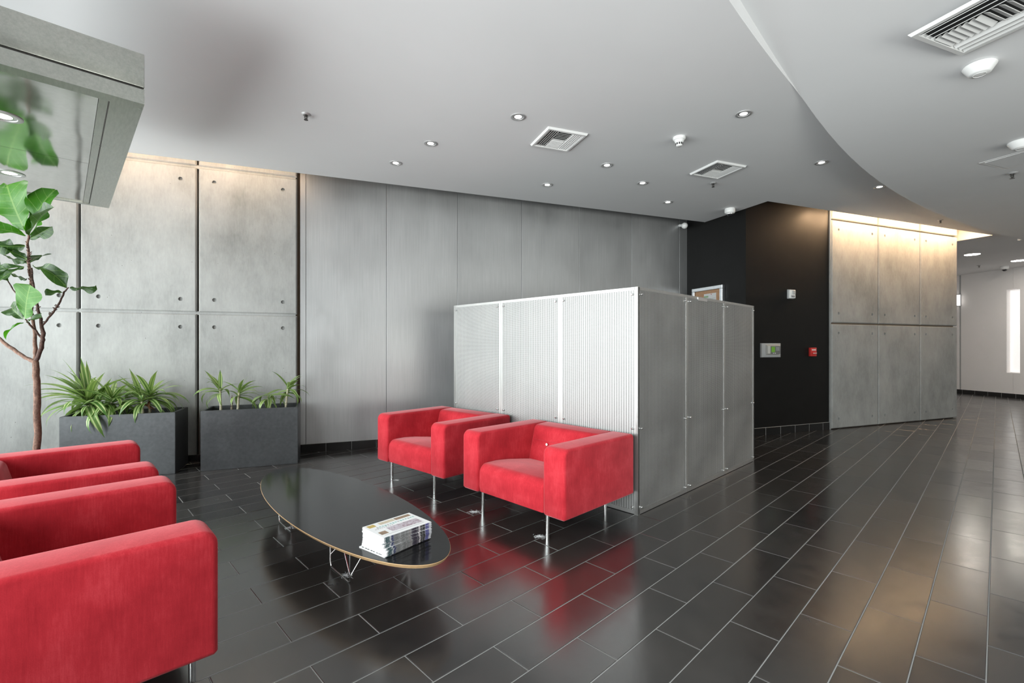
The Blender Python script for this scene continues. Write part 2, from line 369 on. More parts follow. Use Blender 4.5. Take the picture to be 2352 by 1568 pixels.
# ------------------------------------------------------------------ mesh helpers
def link(name, me, mat, parent=None, loc=(0, 0, 0), rot=(0, 0, 0), smooth=False):
    o = bpy.data.objects.new(name, me); COL.objects.link(o)
    o.location = loc; o.rotation_euler = rot
    if mat is not None:
        for mt in (mat if isinstance(mat, (list, tuple)) else [mat]): me.materials.append(M[mt] if isinstance(mt, str) else mt)
    if smooth:
        for p in me.polygons: p.use_smooth = True
    if parent is not None: o.parent = parent
    return o
def bm_mesh(bm, name):
    me = bpy.data.meshes.new(name); bm.normal_update(); bm.to_mesh(me); bm.free(); return me
def autosmooth(me, deg=40):
    for p in me.polygons: p.use_smooth = True
    me.set_sharp_from_angle(angle=R(deg))
def mesh(name, verts, faces):
    me = bpy.data.meshes.new(name); me.from_pydata([tuple(v) for v in verts], [], faces); me.update(); return me
def box_bm(bm, lo, hi):
    c = [(a + b) / 2 for a, b in zip(lo, hi)]; s = [abs(b - a) for a, b in zip(lo, hi)]
    return bmesh.ops.create_cube(bm, size=1, matrix=Matrix.Translation(c) @ Matrix.Diagonal((*s, 1)))['verts']
def box_me(name, lo, hi, bev=0.0, seg=2):
    bm = bmesh.new(); box_bm(bm, lo, hi)
    if bev: bmesh.ops.bevel(bm, geom=bm.edges[:], offset=bev, segments=seg, profile=0.5, affect='EDGES')
    me = bm_mesh(bm, name)
    if bev and seg > 1: autosmooth(me)
    return me
def cyl_bm(bm, r0, r1, z0, z1, n=16, mtx=None, caps=True):
    h = z1 - z0; m = Matrix.Translation((0, 0, (z0 + z1) / 2))
    if mtx is not None: m = mtx @ m
    bmesh.ops.create_cone(bm, cap_ends=caps, segments=n, radius1=r0, radius2=r1, depth=h, matrix=m)
def lathe_me(name, prof, n=24):
    vs, fs = [], []
    for (r, z) in prof:
        for i in range(n): a = 2*math.pi*i/n; vs.append((r*math.cos(a), r*math.sin(a), z))
    for j in range(len(prof)-1):
        for i in range(n): fs.append((j*n+i, j*n+(i+1) % n, (j+1)*n+(i+1) % n, (j+1)*n+i))
    bm = bmesh.new(); me0 = mesh(name+'_t', vs, fs); bm.from_mesh(me0); bpy.data.meshes.remove(me0)
    bmesh.ops.remove_doubles(bm, verts=bm.verts[:], dist=1e-5); bmesh.ops.recalc_face_normals(bm, faces=bm.faces[:])
    me = bm_mesh(bm, name); autosmooth(me, 45); return me
def prism_me(name, prof, x0, x1, bev=0.0, seg=3):
    """profile in (y,z), extruded along x, outline of both ends rounded"""
    bm = bmesh.new()
    a = [bm.verts.new((x0, y, z)) for y, z in prof]; b = [bm.verts.new((x1, y, z)) for y, z in prof]
    n = len(prof); fa = bm.faces.new(a); fb = bm.faces.new(list(reversed(b)))
    for i in range(n): bm.faces.new((a[i], b[i], b[(i+1) % n], a[(i+1) % n]))
    bmesh.ops.recalc_face_normals(bm, faces=bm.faces[:])
    if bev: bmesh.ops.bevel(bm, geom=list(set(list(fa.edges) + list(fb.edges))), offset=bev, segments=seg, profile=0.5, affect='EDGES', clamp_overlap=True)
    me = bm_mesh(bm, name); autosmooth(me, 50); return me
def arc(cy, cz, r, a0, a1, n=6):
    return [(cy + r*math.cos(R(a0 + (a1-a0)*i/n)), cz + r*math.sin(R(a0 + (a1-a0)*i/n))) for i in range(n+1)]
def tube_me(name, paths, n=8, closed=False):
    """paths: list of list of (point, radius)"""
    vs, fs = [], []
    for path in paths:
        base = len(vs); k = len(path); prev = None
        for i, (p, r) in enumerate(path):
            p = Vector(p); t = (Vector(path[min(i+1, k-1)][0]) - Vector(path[max(i-1, 0)][0])).normalized()
            if prev is None: x = t.orthogonal().normalized()
            else: x = (prev - t * prev.dot(t)).normalized()
            prev = x; y = t.cross(x)
            for j in range(n): a = 2*math.pi*j/n; vs.append(p + (x*math.cos(a) + y*math.sin(a))*r)
        for i in range(k-1):
            for j in range(n): fs.append((base+i*n+j, base+i*n+(j+1) % n, base+(i+1)*n+(j+1) % n, base+(i+1)*n+j))
        fs.append(tuple(base+j for j in reversed(range(n)))); fs.append(tuple(base+(k-1)*n+j for j in range(n)))
    me = mesh(name, vs, fs); autosmooth(me, 60); return me
def tag(o, label=None, cat=None, group=None, kind=None):
    if label: o['label'] = label
    if cat: o['category'] = cat
    if group: o['group'] = group
    if kind: o['kind'] = kind
    return o
def empty(name, loc, rz=0.0):
    o = bpy.data.objects.new(name, None); COL.objects.link(o); o.location = loc; o.rotation_euler = (0, 0, rz); o.empty_display_size = 0.1; return o
def struct(o, label=None):
    o['kind'] = 'structure'
    if label: o['label'] = label
    return o
WR = (0, 0, WROT); TR = (0, 0, TROT)

# ================================================================== FLOOR
fl = link('floor', mesh('floor', [(-9, -7, -0.012), (18, -7, -0.012), (18, 11, -0.012), (-9, 11, -0.012)], [(0, 1, 2, 3)]), 'grout', rot=WR)
gr = mesh('floor_grout', [(-5, -4, -0.0022), (17, -4, -0.0022), (17, 9.5, -0.0022), (-5, 9.5, -0.0022)], [(0, 1, 2, 3)])
link('grout_bed', gr, 'grout', fl)
struct(fl, 'dark slate plank tile floor laid in running bond with pale grout')
def tile_geom(hx, hy, bev=0.0016):
    v = [(-hx, -hy, -0.008), (hx, -hy, -0.008), (hx, hy, -0.008), (-hx, hy, -0.008),
         (-hx, -hy, -bev), (hx, -hy, -bev), (hx, hy, -bev), (-hx, hy, -bev),
         (-hx+bev, -hy+bev, 0), (hx-bev, -hy+bev, 0), (hx-bev, hy-bev, 0), (-hx+bev, hy-bev, 0)]
    f = [(8, 9, 10, 11)]
    for i in range(4):
        j = (i+1) % 4; f += [(i, j, 4+j, 4+i), (4+i, 4+j, 8+j, 8+i)]
    return v, f
GR = 0.0042
tv, tf = tile_geom((TW-GR)/2, (TL-GR)/2)
tile_me = mesh('slate_tile', tv, tf); tile_me.materials.append(M['slate'])
cells = []
for n in range(-50, 90):
    vc = V0 + (n+0.5)*TW; off = UO + (0 if n % 2 else 0.3055)
    for k in range(-16, 30):
        uc = off + (k+0.5)*TL
        pw = T2(vc, uc); q = toW(pw)
        if uc < -1.35 or q.x < -4.6 or q.x > 16.3 or q.y < -3.5: continue
        if q.x < SR and q.y > YL+0.25: continue
        if SR <= q.x < 10.5 and q.y > YR+0.35: continue
        if q.y > 9.2: continue
        size = 0
        if pw.y > 0.6:
            px = 1176 + F_PX*pw.x/pw.y; py = 795.1 + F_PX*CAM_H/pw.y
            if -150 < px < 2500 and py < 1700: size = 1/pw.y**2
        cells.append((size, vc, uc))
cells.sort(reverse=True)
rnd = random.Random(5)
for sz, vc, uc in cells[:300]:
    o = bpy.data.objects.new('slate_tile', tile_me); COL.objects.link(o); o.parent = fl
    p = T2(vc, uc); c, s = math.cos(-WROT), math.sin(-WROT)
    o.location = (c*p.x - s*p.y, s*p.x + c*p.y, 0)
    o.rotation_euler = (rnd.uniform(-.0011, .0011), rnd.uniform(-.0018, .0018), TROT - WROT)
vs, fs = [], []
for sz, vc, uc in cells[300:]:
    b0 = len(vs); p = T2(vc, uc); q = toW(p); a = TROT - WROT; ca, sa = math.cos(a), math.sin(a)
    for (x, y, z) in tv: vs.append((q.x + ca*x - sa*y, q.y + sa*x + ca*y, z))
    fs += [tuple(b0+i for i in f) for f in tf]
o = link('far_slate_tiles', mesh('far_slate_tiles', vs, fs), 'slate', fl); o['kind'] = 'stuff'

# ================================================================== WALLS
def panel_holes_me(name, w, h, holes, ch=0.010, depth=0.03, r=0.021, hd=0.022):
    """slab w x h in xz, front at y=0 facing -y, chamfered edge and round tie holes"""
    bm = bmesh.new()
    outer = [(ch, ch), (w-ch, ch), (w-ch, h-ch), (ch, h-ch)]
    ov = [bm.verts.new((x, 0, z)) for x, z in outer]
    edges = [bm.edges.new((ov[i], ov[(i+1) % 4])) for i in range(4)]
    rings = []
    for (hx, hz) in holes:
        n = 14; rv = [bm.verts.new((hx + r*math.cos(2*math.pi*i/n), 0, hz + r*math.sin(2*math.pi*i/n))) for i in range(n)]
        edges += [bm.edges.new((rv[i], rv[(i+1) % n])) for i in range(n)]; rings.append(rv)
    bmesh.ops.triangle_fill(bm, use_beauty=True, use_dissolve=False, edges=edges)
    if rings:
        # drop the caps that fill the hole discs
        for (hx, hz) in holes:
            kill = [f for f in bm.faces if all((v.co.x-hx)**2 + (v.co.z-hz)**2 < (r*1.01)**2 for v in f.verts)]
            bmesh.ops.delete(bm, geom=kill, context='FACES_ONLY')
    for rv in rings:
        n = len(rv); back = [bm.verts.new((v.co.x, hd, v.co.z)) for v in rv]
        for i in range(n): bm.faces.new((rv[i], rv[(i+1) % n], back[(i+1) % n], back[i]))
        bm.faces.new(back)
    mid = [bm.verts.new(p) for p in ((0, ch, 0), (w, ch, 0), (w, ch, h), (0, ch, h))]
    bk = [bm.verts.new(p) for p in ((0, depth, 0), (w, depth, 0), (w, depth, h), (0, depth, h))]
    for i in range(4):
        j = (i+1) % 4; bm.faces.new((ov[i], ov[j], mid[j], mid[i])); bm.faces.new((mid[i], mid[j], bk[j], bk[i]))
    for f in bm.faces: f.normal_update()
    bmesh.ops.recalc_face_normals(bm, faces=bm.faces[:])
    # make sure front looks towards -y
    fr = [f for f in bm.faces if abs(f.normal.y) > 0.99 and abs(f.calc_center_median().y) < 1e-6]
    if fr and fr[0].normal.y > 0: bmesh.ops.reverse_faces(bm, faces=bm.faces[:])
    return bm_mesh(bm, name)

ZT = 3.62
# --- long wall: concrete part then zinc part
wl = link('wall_left', box_me('wall_left', (-4.3, YL+0.05, -0.01), (SR+0.4, YL+0.35, ZT)), 'joint', rot=WR)
struct(wl, 'long wall of cast concrete panels and brushed zinc sheets')
CF = YL - 0.035
seams = [-4.05, -3.475, -2.45, -1.405, -0.385]
G = 0.022
rows = [(0.0, 1.652), (1.652, 3.285), (3.285, ZT)]
for i in range(len(seams)-1):
    a, b = seams[i]+G/2, seams[i+1]-G/2
    for ri, (z0, z1) in enumerate(rows):
        ww = b-a; h = z1-z0-G
        hl = [(0.15, h-0.145), (ww-0.15, h-0.145), (0.15, 0.14), (ww-0.15, 0.14)] if ri < 2 and ww > 0.8 else []
        link('concrete_panel', panel_holes_me('concrete_panel', ww, h, hl, ch=0.012, depth=0.07), 'concrete', wl, (a, CF, z0+G/2))
for z_ in (1.652, 3.285):
    link('joint_strip', box_me('joint_strip', (-4.05, CF+0.017, z_-0.02), (-0.41, CF+0.035, z_+0.02)), 'concrete', wl)
msd = [-0.365, -0.30, 0.645, 1.575, 2.51, 3.44, 4.37, 5.30, SR+0.02]
for a, b in zip(msd[:-1], msd[1:]):
    link('zinc_panel', box_me('zinc_panel', (a+0.002, YL, 0.0), (b-0.002, YL+0.04, ZT), 0.0012, 1), 'zinc', wl)
bb = empty('baseboard_left', (0, 0, 0), WROT); struct(bb, 'black tile skirting along the long wall')
x = -0.37
while x < SR:
    link('skirting_tile', box_me('skirting_tile', (x+0.0015, YL-0.011, 0.0), (min(x+0.2955, SR)-0.0015, YL-0.0005, 0.098), 0.0015, 1), 'base_tile', bb); x += 0.2965
x = -4.05
while x < -0.40:
    link('skirting_tile', box_me('skirting_tile', (x+0.0015, CF-0.010, 0.0), (min(x+0.2955, -0.39)-0.0015, CF-0.0005, 0.075), 0.0015, 1), 'base_tile', bb); x += 0.2965
g1 = link('grout_strip', box_me('grout_strip', (-0.365, YL-0.006, 0.0), (SR, YL-0.0002, 0.1005)), 'grout', bb)

# --- black return wall and right wall
wr = link('wall_return', box_me('wall_return', (SR, YR-0.002, -0.01), (SR+0.25, YL+0.04, ZT)), 'black', rot=WR)
struct(wr, 'black painted return wall beside the zinc sheets')
wk = link('wall_right', box_me('wall_right', (SR+0.002, YR, -0.01), (7.17, YR+0.22, ZT), 0.003, 1), 'black', rot=WR)
struct(wk, 'black painted wall panel running into cast concrete panels')
link('panel_backing', box_me('panel_backing', (7.155, YR+0.03, 0), (10.44, YR+0.25, ZT)), 'joint', wk)
rs = [7.175, 8.28, 9.375, 10.45]
for i in range(3):
    a, b = rs[i]+G/2, rs[i+1]-G/2
    for ri, (z0, z1) in enumerate([(0.0, 1.636), (1.636, 3.24), (3.24, ZT)]):
        ww = b-a; h = z1-z0-G
        hl = [(0.15, h-0.14), (ww-0.14, h-0.14), (0.15, 0.145), (ww-0.14, 0.145)] if ri < 2 else []
        link('concrete_panel', panel_holes_me('concrete_panel', ww, h, hl, ch=0.012, depth=0.07, r=0.020), 'concrete', wk, (a, YR-0.03, z0+G/2))
link('corner_fin', box_me('corner_fin', (7.160, YR-0.02, 0), (7.176, YR+0.04, ZT)), 'concrete', wk)
b2 = empty('baseboard_right', (0, 0, 0), WROT); struct(b2, 'black tile skirting under the black wall panel')
x = SR - 0.22
while x < 7.16:
    if min(x+0.295, 7.158) - max(x, SR) > 0.02:
        link('skirting_tile', box_me('skirting_tile', (max(x, SR)+0.0025, YR-0.011, 0), (min(x+0.295, 7.158)-0.0025, YR-0.0005, 0.108), 0.0015, 1), 'base_tile', b2)
    x += 0.2965
link('grout_strip', box_me('grout_strip', (SR, YR-0.008, 0), (7.158, YR-0.0002, 0.112)), 'grout', b2)

# --- corridor end wall, corridor side, lobby back wall
fa, fb = Vector((12.2194, 12.7947)), Vector((12.4535, 11.3766))
fd = (fb-fa).normalized(); fang = math.atan2(fd.y, fd.x)
def far_part(name, x0, x1, z0, z1, mat, parent=None, y0=0.0, y1=0.15, bev=0.0):
    return link(name, box_me(name, (x0, y0, z0), (x1, y1, z1), bev, 1), mat, parent)
fw = empty('wall_far', (fa.x, fa.y, 0), fang); struct(fw, 'white corridor end wall with a tall lit slot')
for (a, b, z0, z1) in ((0.055, 1.086, 0, HL+.1), (1.086, 1.218, 0, 0.622), (1.086, 1.218, 2.70, HL+.1), (1.2235, 1.36, 0, 0.622), (1.2235, 1.36, 2.70, HL+.1), (1.36, 9.0, 0, HL+.1), (-3.0, 0.0, 0, HL+.1)):
    far_part('wall_panel', a, b, z0, z1, 'white', fw, 0.0, 0.2)
far_part('wall_panel', -0.01, 0.065, 0, HL+.1, 'boxgrey', fw, 0.03, 0.2)
far_part('niche_lining', 1.08, 1.37, 0.60, 2.72, 'white', fw, 0.14, 0.19)
far_part('light_panel', 1.10, 1.346, 0.64, 2.68, 'lightbox', fw, 0.10, 0.14)
fbz = empty('baseboard_far', (fa.x, fa.y, 0), fang); struct(fbz, 'black tile skirting under the white corridor wall')
x = -0.2
while x < 4.5:
    link('skirting_tile', box_me('skirting_tile', (x+0.003, -0.012, 0), (x+0.293, -0.0005, 0.105), 0.0015, 1), 'base_tile', fbz); x += 0.2965
link('grout_strip', box_me('grout_strip', (-0.2, -0.008, 0), (4.5, -0.0003, 0.107)), 'grout', fbz)
cs = link('wall_corridor', box_me('wall_corridor', (10.46, 8.7, -0.01), (17.5, 8.9, HL+0.3)), 'white', rot=WR); struct(cs)
cs2 = link('wall_corridor_side', box_me('wall_corridor_side', (10.30, YR+0.25, -0.01), (10.44, 8.7, ZT)), 'white', rot=WR); struct(cs2)
bk = link('wall_back', box_me('wall_back', (-0.2, -3.45, -0.01), (1.0, -3.2, ZT)), 'offwhite', rot=WR); struct(bk, 'plain lobby wall facing the long wall')
link('wall_pier', box_me('wall_pier', (10.0, -3.45, -0.01), (17.5, -3.2, ZT)), 'offwhite', bk)
link('lintel', box_me('lintel', (1.0, -3.45, 2.9), (10.0, -3.2, ZT)), 'offwhite', bk)

# ================================================================== CEILING
CC, CRAD = Vector((18.737, -14.307)), 24.364
def wc(p): q = toW(p); return (q.x, q.y)
curve = []
a0 = math.atan2(7.8+14.307, 8.56-18.737); a1 = math.atan2(-0.55+14.307, -1.40-18.737)
for i in range(41):
    a = a0 + (a1-a0)*i/40; curve.append(wc((CC.x+CRAD*math.cos(a), CC.y+CRAD*math.sin(a))))
E1, E3, SE = 5.745, 4.615, 10.76
lower = [(-4.35, E1), (SR-0.02, E1), (SR-0.02, E3), (SE, E3), (SE, 8.75), (17.5, 8.75), (17.5, -3.4), (SE, -3.4)] + curve + [(-1.9, -0.1)]
bm = bmesh.new()
def ngon_down(bm, pts, z):
    v = [bm.verts.new((x, y, z)) for x, y in pts]; es = [bm.edges.new((v[i], v[(i+1) % len(v)])) for i in range(len(v))]
    g = bmesh.ops.triangle_fill(bm, use_beauty=True, edges=es)
    for f in g['geom']:
        if isinstance(f, bmesh.types.BMFace):
            f.normal_update()
            if f.normal.z > 0: f.normal_flip()
ngon_down(bm, lower, HL)
ce = link('ceiling', bm_mesh(bm, 'ceiling'), 'ceiling', rot=WR); struct(ce, 'pale grey plaster ceiling with a curved step')
def upper_z(xw, yw):
    """the ceiling beyond the curved step: higher near the entrance, drifting below the flat part deeper in"""
    p = W2(xw, yw); q = 0.816*p.x + 0.578*p.y
    return HL - 0.16*math.tanh((q-3.84)/1.6)
vs, fs = [], []; NS = 10
for (x, y) in curve:
    for k in range(NS+1):
        yy = y + (-3.4-y)*k/NS; vs.append((x, yy, upper_z(x, yy)))
for i in range(len(curve)-1):
    for k in range(NS): a_ = i*(NS+1)+k; fs.append((a_, a_+1, a_+NS+2, a_+NS+1))
me_ = mesh('raised_ceiling', vs, fs); autosmooth(me_, 60)
link('raised_ceiling', me_, 'ceiling', ce)
vs, fs = [], []
for (x, y) in curve: vs += [(x, y, HL), (x, y, upper_z(x, y))]
for i in range(len(curve)-1): fs.append((2*i, 2*i+1, 2*i+3, 2*i+2))
vs += [(SE, -3.4, HL), (SE, -3.4, upper_z(SE, -3.4)), (SE, 4.3, HL), (SE, 4.3, upper_z(SE, 4.3))]; n = len(vs); fs.append((n-4, n-3, n-1, n-2))
link('step_fascia', mesh('step_fascia', vs, fs), 'ceiling', ce)
def on_upper(px, py):
    """point where the camera column/row meets the raised ceiling"""
    z = HL
    for _ in range(12):
        Y = (CAM_H-z)*F_PX/(py-795.1); X = (px-1176)*Y/F_PX; q = toW((X, Y)); z = upper_z(q.x, q.y)
    return q.x, q.y, z
# light coves above the walls
def cove(name, pts_faces):
    vs, fs = [], []
    for q in pts_faces:
        b0 = len(vs); vs += q; fs.append((b0, b0+1, b0+2, b0+3))
    return link(name, mesh(name, vs, fs), 'cove', ce)
cove('cove', [
    [(-4.35, E1, HL), (SR-.02, E1, HL), (SR-.02, E1, ZT), (-4.35, E1, ZT)],
    [(-4.35, E1, ZT), (SR+.1, E1, ZT), (SR+.1, YL+.3, ZT), (-4.35, YL+.3, ZT)],
    [(-4.35, E1, HL), (-4.35, YL+.3, HL), (-4.35, YL+.3, ZT), (-4.35, E1, ZT)]])
cove('cove', [
    [(SR-.02, E3, HL), (SE, E3, HL), (SE, E3, ZT), (SR-.02, E3, ZT)],
    [(SR-.02, E3, ZT), (SE, E3, ZT), (SE, YR+2.2, ZT), (SR-.02, YR+2.2, ZT)],
    [(SR-.02, E1+.01, HL), (SR-.02, E3, HL), (SR-.02, E3, ZT), (SR-.02, E1+.01, ZT)],
    [(SE, E3, HL), (SE, YR+2.2, HL), (SE, YR+2.2, ZT), (SE, E3, ZT)],
    [(10.44, YR+2.2, HL), (SE, YR+2.2, HL), (SE, YR+2.2, ZT), (10.44, YR+2.2, ZT)]])
# roof slab so no daylight leaks from above
rf = link('ceiling_slab', box_me('ceiling_slab', (-4.6, -3.6, ZT+0.01), (18, 9.2, ZT+0.2)), 'cove', rot=WR); struct(rf)

# ================================================================== STOREFRONT (behind and left of the camera)
UW = -1.30
v0, v1 = -6.95, 3.30
win = link('window_1', box_me('window_1', (v0, UW-0.05, 0.0), (v1, UW+0.05, 0.10)), 'mullion', rot=TR)
struct(win, 'tall aluminium storefront window wall')
link('head_rail', box_me('head_rail', (v0, UW-0.05, 3.10), (v1, UW+0.05, 3.66)), 'mullion', win)
nb = 6
for i in range(nb+1):
    x = v0 + (v1-v0)*i/nb
    link('mullion', box_me('mullion', (x-0.03, UW-0.05, 0.1), (x+0.03, UW+0.05, 3.1)), 'mullion', win)
    if i < nb:
        link('pane', box_me('pane', (x+0.03, UW-0.004, 0.1), (x+(v1-v0)/nb-0.03, UW+0.004, 3.1)), 'glass', win)
w2 = link('added_window_2', box_me('added_window_2', (1.0, -3.36, 0.0), (10.0, -3.28, 0.10)), 'mullion', rot=WR); struct(w2, 'added aluminium window wall, out of view, lighting the lobby')  # unseen window added to brighten the ceiling away from the storefront
for i in range(7):
    x = 1.03 + i*(8.94/6)
    link('mullion', box_me('mullion', (x-0.03, -3.36, 0.1), (x+0.03, -3.28, 2.9)), 'mullion', w2)
    if i < 6: link('pane', box_me('pane', (x+0.03, -3.324, 0.1), (x+8.94/6-0.03, -3.316, 2.9)), 'glass', w2)
ob = link('added_street_facade', box_me('added_street_facade', (-6, -18, -0.03), (22, -14, 9)), 'facade', rot=WR); struct(ob, 'added brown street facade across the road, out of view')  # unseen block added to hold back low sky and give brown reflections
gd = link('ground_outside', mesh('ground_outside', [(-60, -60, -0.03), (60, -60, -0.03), (60, 60, -0.03), (-60, 60, -0.03)], [(0, 1, 2, 3)]), 'pavement', rot=TR)
struct(gd, 'pale pavement outside the storefront')

# ================================================================== PERFORATED SCREEN ENCLOSURE
SX, SY, SH = -1.887, 3.139, 1.731            # near corner in the tile frame
SWL, SWR = 2.30, 2.435
scr = empty('perforated_screen', T2(SX, SY), TROT)
tag(scr, 'square enclosure of perforated stainless steel panels behind the red armchairs', 'screen')
FB = 0.022
def perf_side(n, length, origin, rz):
    """panels along local +x of this side; front looks to -y"""
    pw = length/n
    for i in range(n):
        p = link('panel', box_me('panel', (0.004, 0.002, 0.025), (pw-0.004, 0.0035, SH-0.012)), 'perf', scr,
                 (origin[0] + math.cos(rz)*pw*i, origin[1] + math.sin(rz)*pw*i, 0), (0, 0, rz))
        bm = bmesh.new()
        box_bm(bm, (0.001, 0.0, 0.004), (FB, 0.022, SH)); box_bm(bm, (pw-FB, 0.0, 0.004), (pw-0.001, 0.022, SH))
        box_bm(bm, (FB, 0.0, SH-0.022), (pw-FB, 0.022, SH)); box_bm(bm, (FB, 0.0, 0.004), (pw-FB, 0.022, 0.034))
        link('panel_frame', bm_mesh(bm, 'panel_frame'), 'rail', p)
        link('shade_sheet', box_me('shade_sheet', (0.006, 0.024, 0.03), (pw-0.006, 0.028, SH-0.02)), 'shade_sheet', p)
        for bx in (0.045, pw-0.045):
            for bz in (0.055, 0.655, SH-0.055):
                o = link('bolt', bolt_me, None, p, (bx, 0, bz), (R(90), 0, 0))
bm = bmesh.new(); cyl_bm(bm, 0.0085, 0.0085, -0.004, 0.012, 12); cyl_bm(bm, 0.0085, 0.005, 0.012, 0.016, 12)
bolt_me = bm_mesh(bm, 'bolt'); autosmooth(bolt_me); bolt_me.materials.append(M['chrome'])
perf_side(3, SWL, (-SWL, 0), 0.0)                 # faces the chairs
perf_side(3, SWR, (0, 0), R(90))                  # faces the aisle
perf_side(3, SWL, (0, SWR), R(180))
perf_side(3, SWR, (-SWL, SWR), R(270))
for (x, y) in ((0, 0), (-SWL, 0), (0, SWR), (-SWL, SWR)):
    sx = -1 if x == 0 else 1; sy = 1 if y == 0 else -1
    link('corner_post', box_me('corner_post', (min(x, x+sx*0.03), min(y, y+sy*0.03), 0.0), (max(x, x+sx*0.03), max(y, y+sy*0.03), SH-0.002)), 'rail', scr)
link('steel_tag', box_me('steel_tag', (0.001, 1.02, SH-0.035), (0.004, 1.21, SH-0.006)), 'chrome', scr)

# ================================================================== ARMCHAIRS
CW, CD, CB, CT, AW = 1.036, 0.825, 0.168, 0.622, 0.187
hw = CW/2
arm_prof = [(0.012, CB), (CD-0.012, CB), (CD, CB+0.012)] + arc(CD-0.03, CT-0.03, 0.03, 0, 90, 4) + arc(0.055, CT-0.055, 0.055, 90, 180, 6) + [(0.0, CB+0.012)]
arm_me = prism_me('armrest', arm_prof, 0, AW, 0.030, 4)
seat_prof = [(0.016, CB+0.006), (0.58, CB+0.006), (0.58, 0.333), (0.45, 0.354), (0.30, 0.376), (0.18, 0.387)] + arc(0.078, 0.316, 0.070, 86, 176, 7) + [(0.006, CB+0.05)]
seat_me = prism_me('seat_cushion', seat_prof, -(hw-AW)+0.001, (hw-AW)-0.001, 0.016, 3)
back_prof = [(0.50, CB+0.004), (CD-0.010, CB+0.004), (CD-0.002, CB+0.02)] + arc(CD-0.032, CT-0.032, 0.030, 0, 90, 4) + [(0.72, CT-0.004)] + arc(0.672, CT-0.058, 0.050, 88, 165, 5) + [(0.560, 0.33)]
back_me = prism_me('backrest', back_prof, -(hw-AW)-0.004, (hw-AW)+0.004, 0.014, 3)
bm = bmesh.new(); cyl_bm(bm, 0.0125, 0.0125, 0.0, CB+0.03, 18); leg_me = bm_mesh(bm, 'leg'); autosmooth(leg_me)
bm = bmesh.new(); cyl_bm(bm, 0.020, 0.020, 0.0, 0.006, 16); foot_me = bm_mesh(bm, 'foot')
# piping seam round the arm
def seam_path(x):
    pts = [(x, p[0], p[1]) for p in arm_prof]; return pts
for me_, mt in ((arm_me, 'velvet'), (seat_me, 'velvet'), (back_me, 'velvet'), (leg_me, 'chrome'), (foot_me, 'chrome')): me_.materials.append(M[mt])
seam_me = tube_me('seam', [[((0, y, z), 0.0016) for (y, z) in ([(0.0005, CB+0.02)] + arc(0.055, CT-0.055, 0.0545, 180, 90, 6) + [(CD-0.03, CT-0.0005)])]], 5)
seam_me.materials.append(M['velvet'])
def chair(v, u, rz, label):
    """v,u = middle of the seat front edge in the tile frame"""
    p = T2(v, u); root = empty('armchair', p, TROT + rz); tag(root, label, 'armchair', 'red lounge armchairs')
    link('armrest', arm_me, None, root, (-hw, 0, 0)); link('armrest', arm_me, None, root, (hw-AW, 0, 0))
    s = link('seat_cushion', seat_me, None, root); bk_ = link('backrest', back_me, None, root)
    for x in (-0.33, 0.33):
        for y in (0.05, 0.715):
            link('leg', leg_me, None, root, (x, y, 0))
    return root, bk_
c1, c1b = chair(-2.414, 2.285, R(0.3), 'red velour armchair against the screen, with a white button on its backrest')
c2, _ = chair(-3.724, 2.269, R(3.3), 'red velour armchair against the screen, the one closer to the zinc wall')
c3, _ = chair(-2.467, 0.410, R(180), 'red velour armchair facing the screen across the table end with the magazines')
c4, _ = chair(-3.745, 0.392, R(180), 'red velour armchair facing the screen, between the potted fig and another armchair')
bm = bmesh.new(); bmesh.ops.create_uvsphere(bm, u_segments=14, v_segments=8, radius=0.0115, matrix=Matrix.Diagonal((1, 0.6, 1, 1)))
me_ = bm_mesh(bm, 'button'); autosmooth(me_)
link('button', me_, 'plastic', c1b, (-0.15, 0.583, 0.475))['label'] = 'small white button'
bm = bmesh.new(); box_bm(bm, (-0.30, 0.5915, 0.498), (0.30, 0.5955, 0.5005)); link('stitch_line', bm_mesh(bm, 'stitch_line'), 'velvet', c1b)

# ================================================================== ELLIPTICAL TABLE
TC = (-3.007, 1.312); ta, tb, tz, tt = 1.159, 0.355, 0.254, 0.020
tbl = empty('coffee_table', T2(*TC), TROT - R(1.0)); tag(tbl, 'long low elliptical black coffee table with plywood edge on wire legs', 'table')
def ell(a, b, z, n=96, e=2.0):
    out = []
    for i in range(n):
        t = 2*math.pi*i/n; c, s = math.cos(t), math.sin(t)
        out.append((a*math.copysign(abs(c)**(2/e), c), b*math.copysign(abs(s)**(2/e), s), z))
    return out
n = 96
vs = ell(ta-0.002, tb-0.002, tz) + ell(ta-0.002, tb-0.002, tz-0.0015)
link('table_top', mesh('table_top', vs, [tuple(range(n))] + [(n+i, n+(i+1) % n, (i+1) % n, i) for i in range(n)]), 'laminate', tbl)
vs = ell(ta-0.002, tb-0.002, tz-0.001) + ell(ta, tb, tz-0.003) + ell(ta-0.012, tb-0.012, tz-tt)
fs = [(n+i, n+(i+1) % n, (i+1) % n, i) for i in range(n)] + [(2*n+i, 2*n+(i+1) % n, n+(i+1) % n, n+i) for i in range(n)] + [tuple(range(3*n-1, 2*n-1, -1))]
link('plywood_rim', mesh('plywood_rim', vs, fs), 'ply', tbl)
WRAD = 0.0036
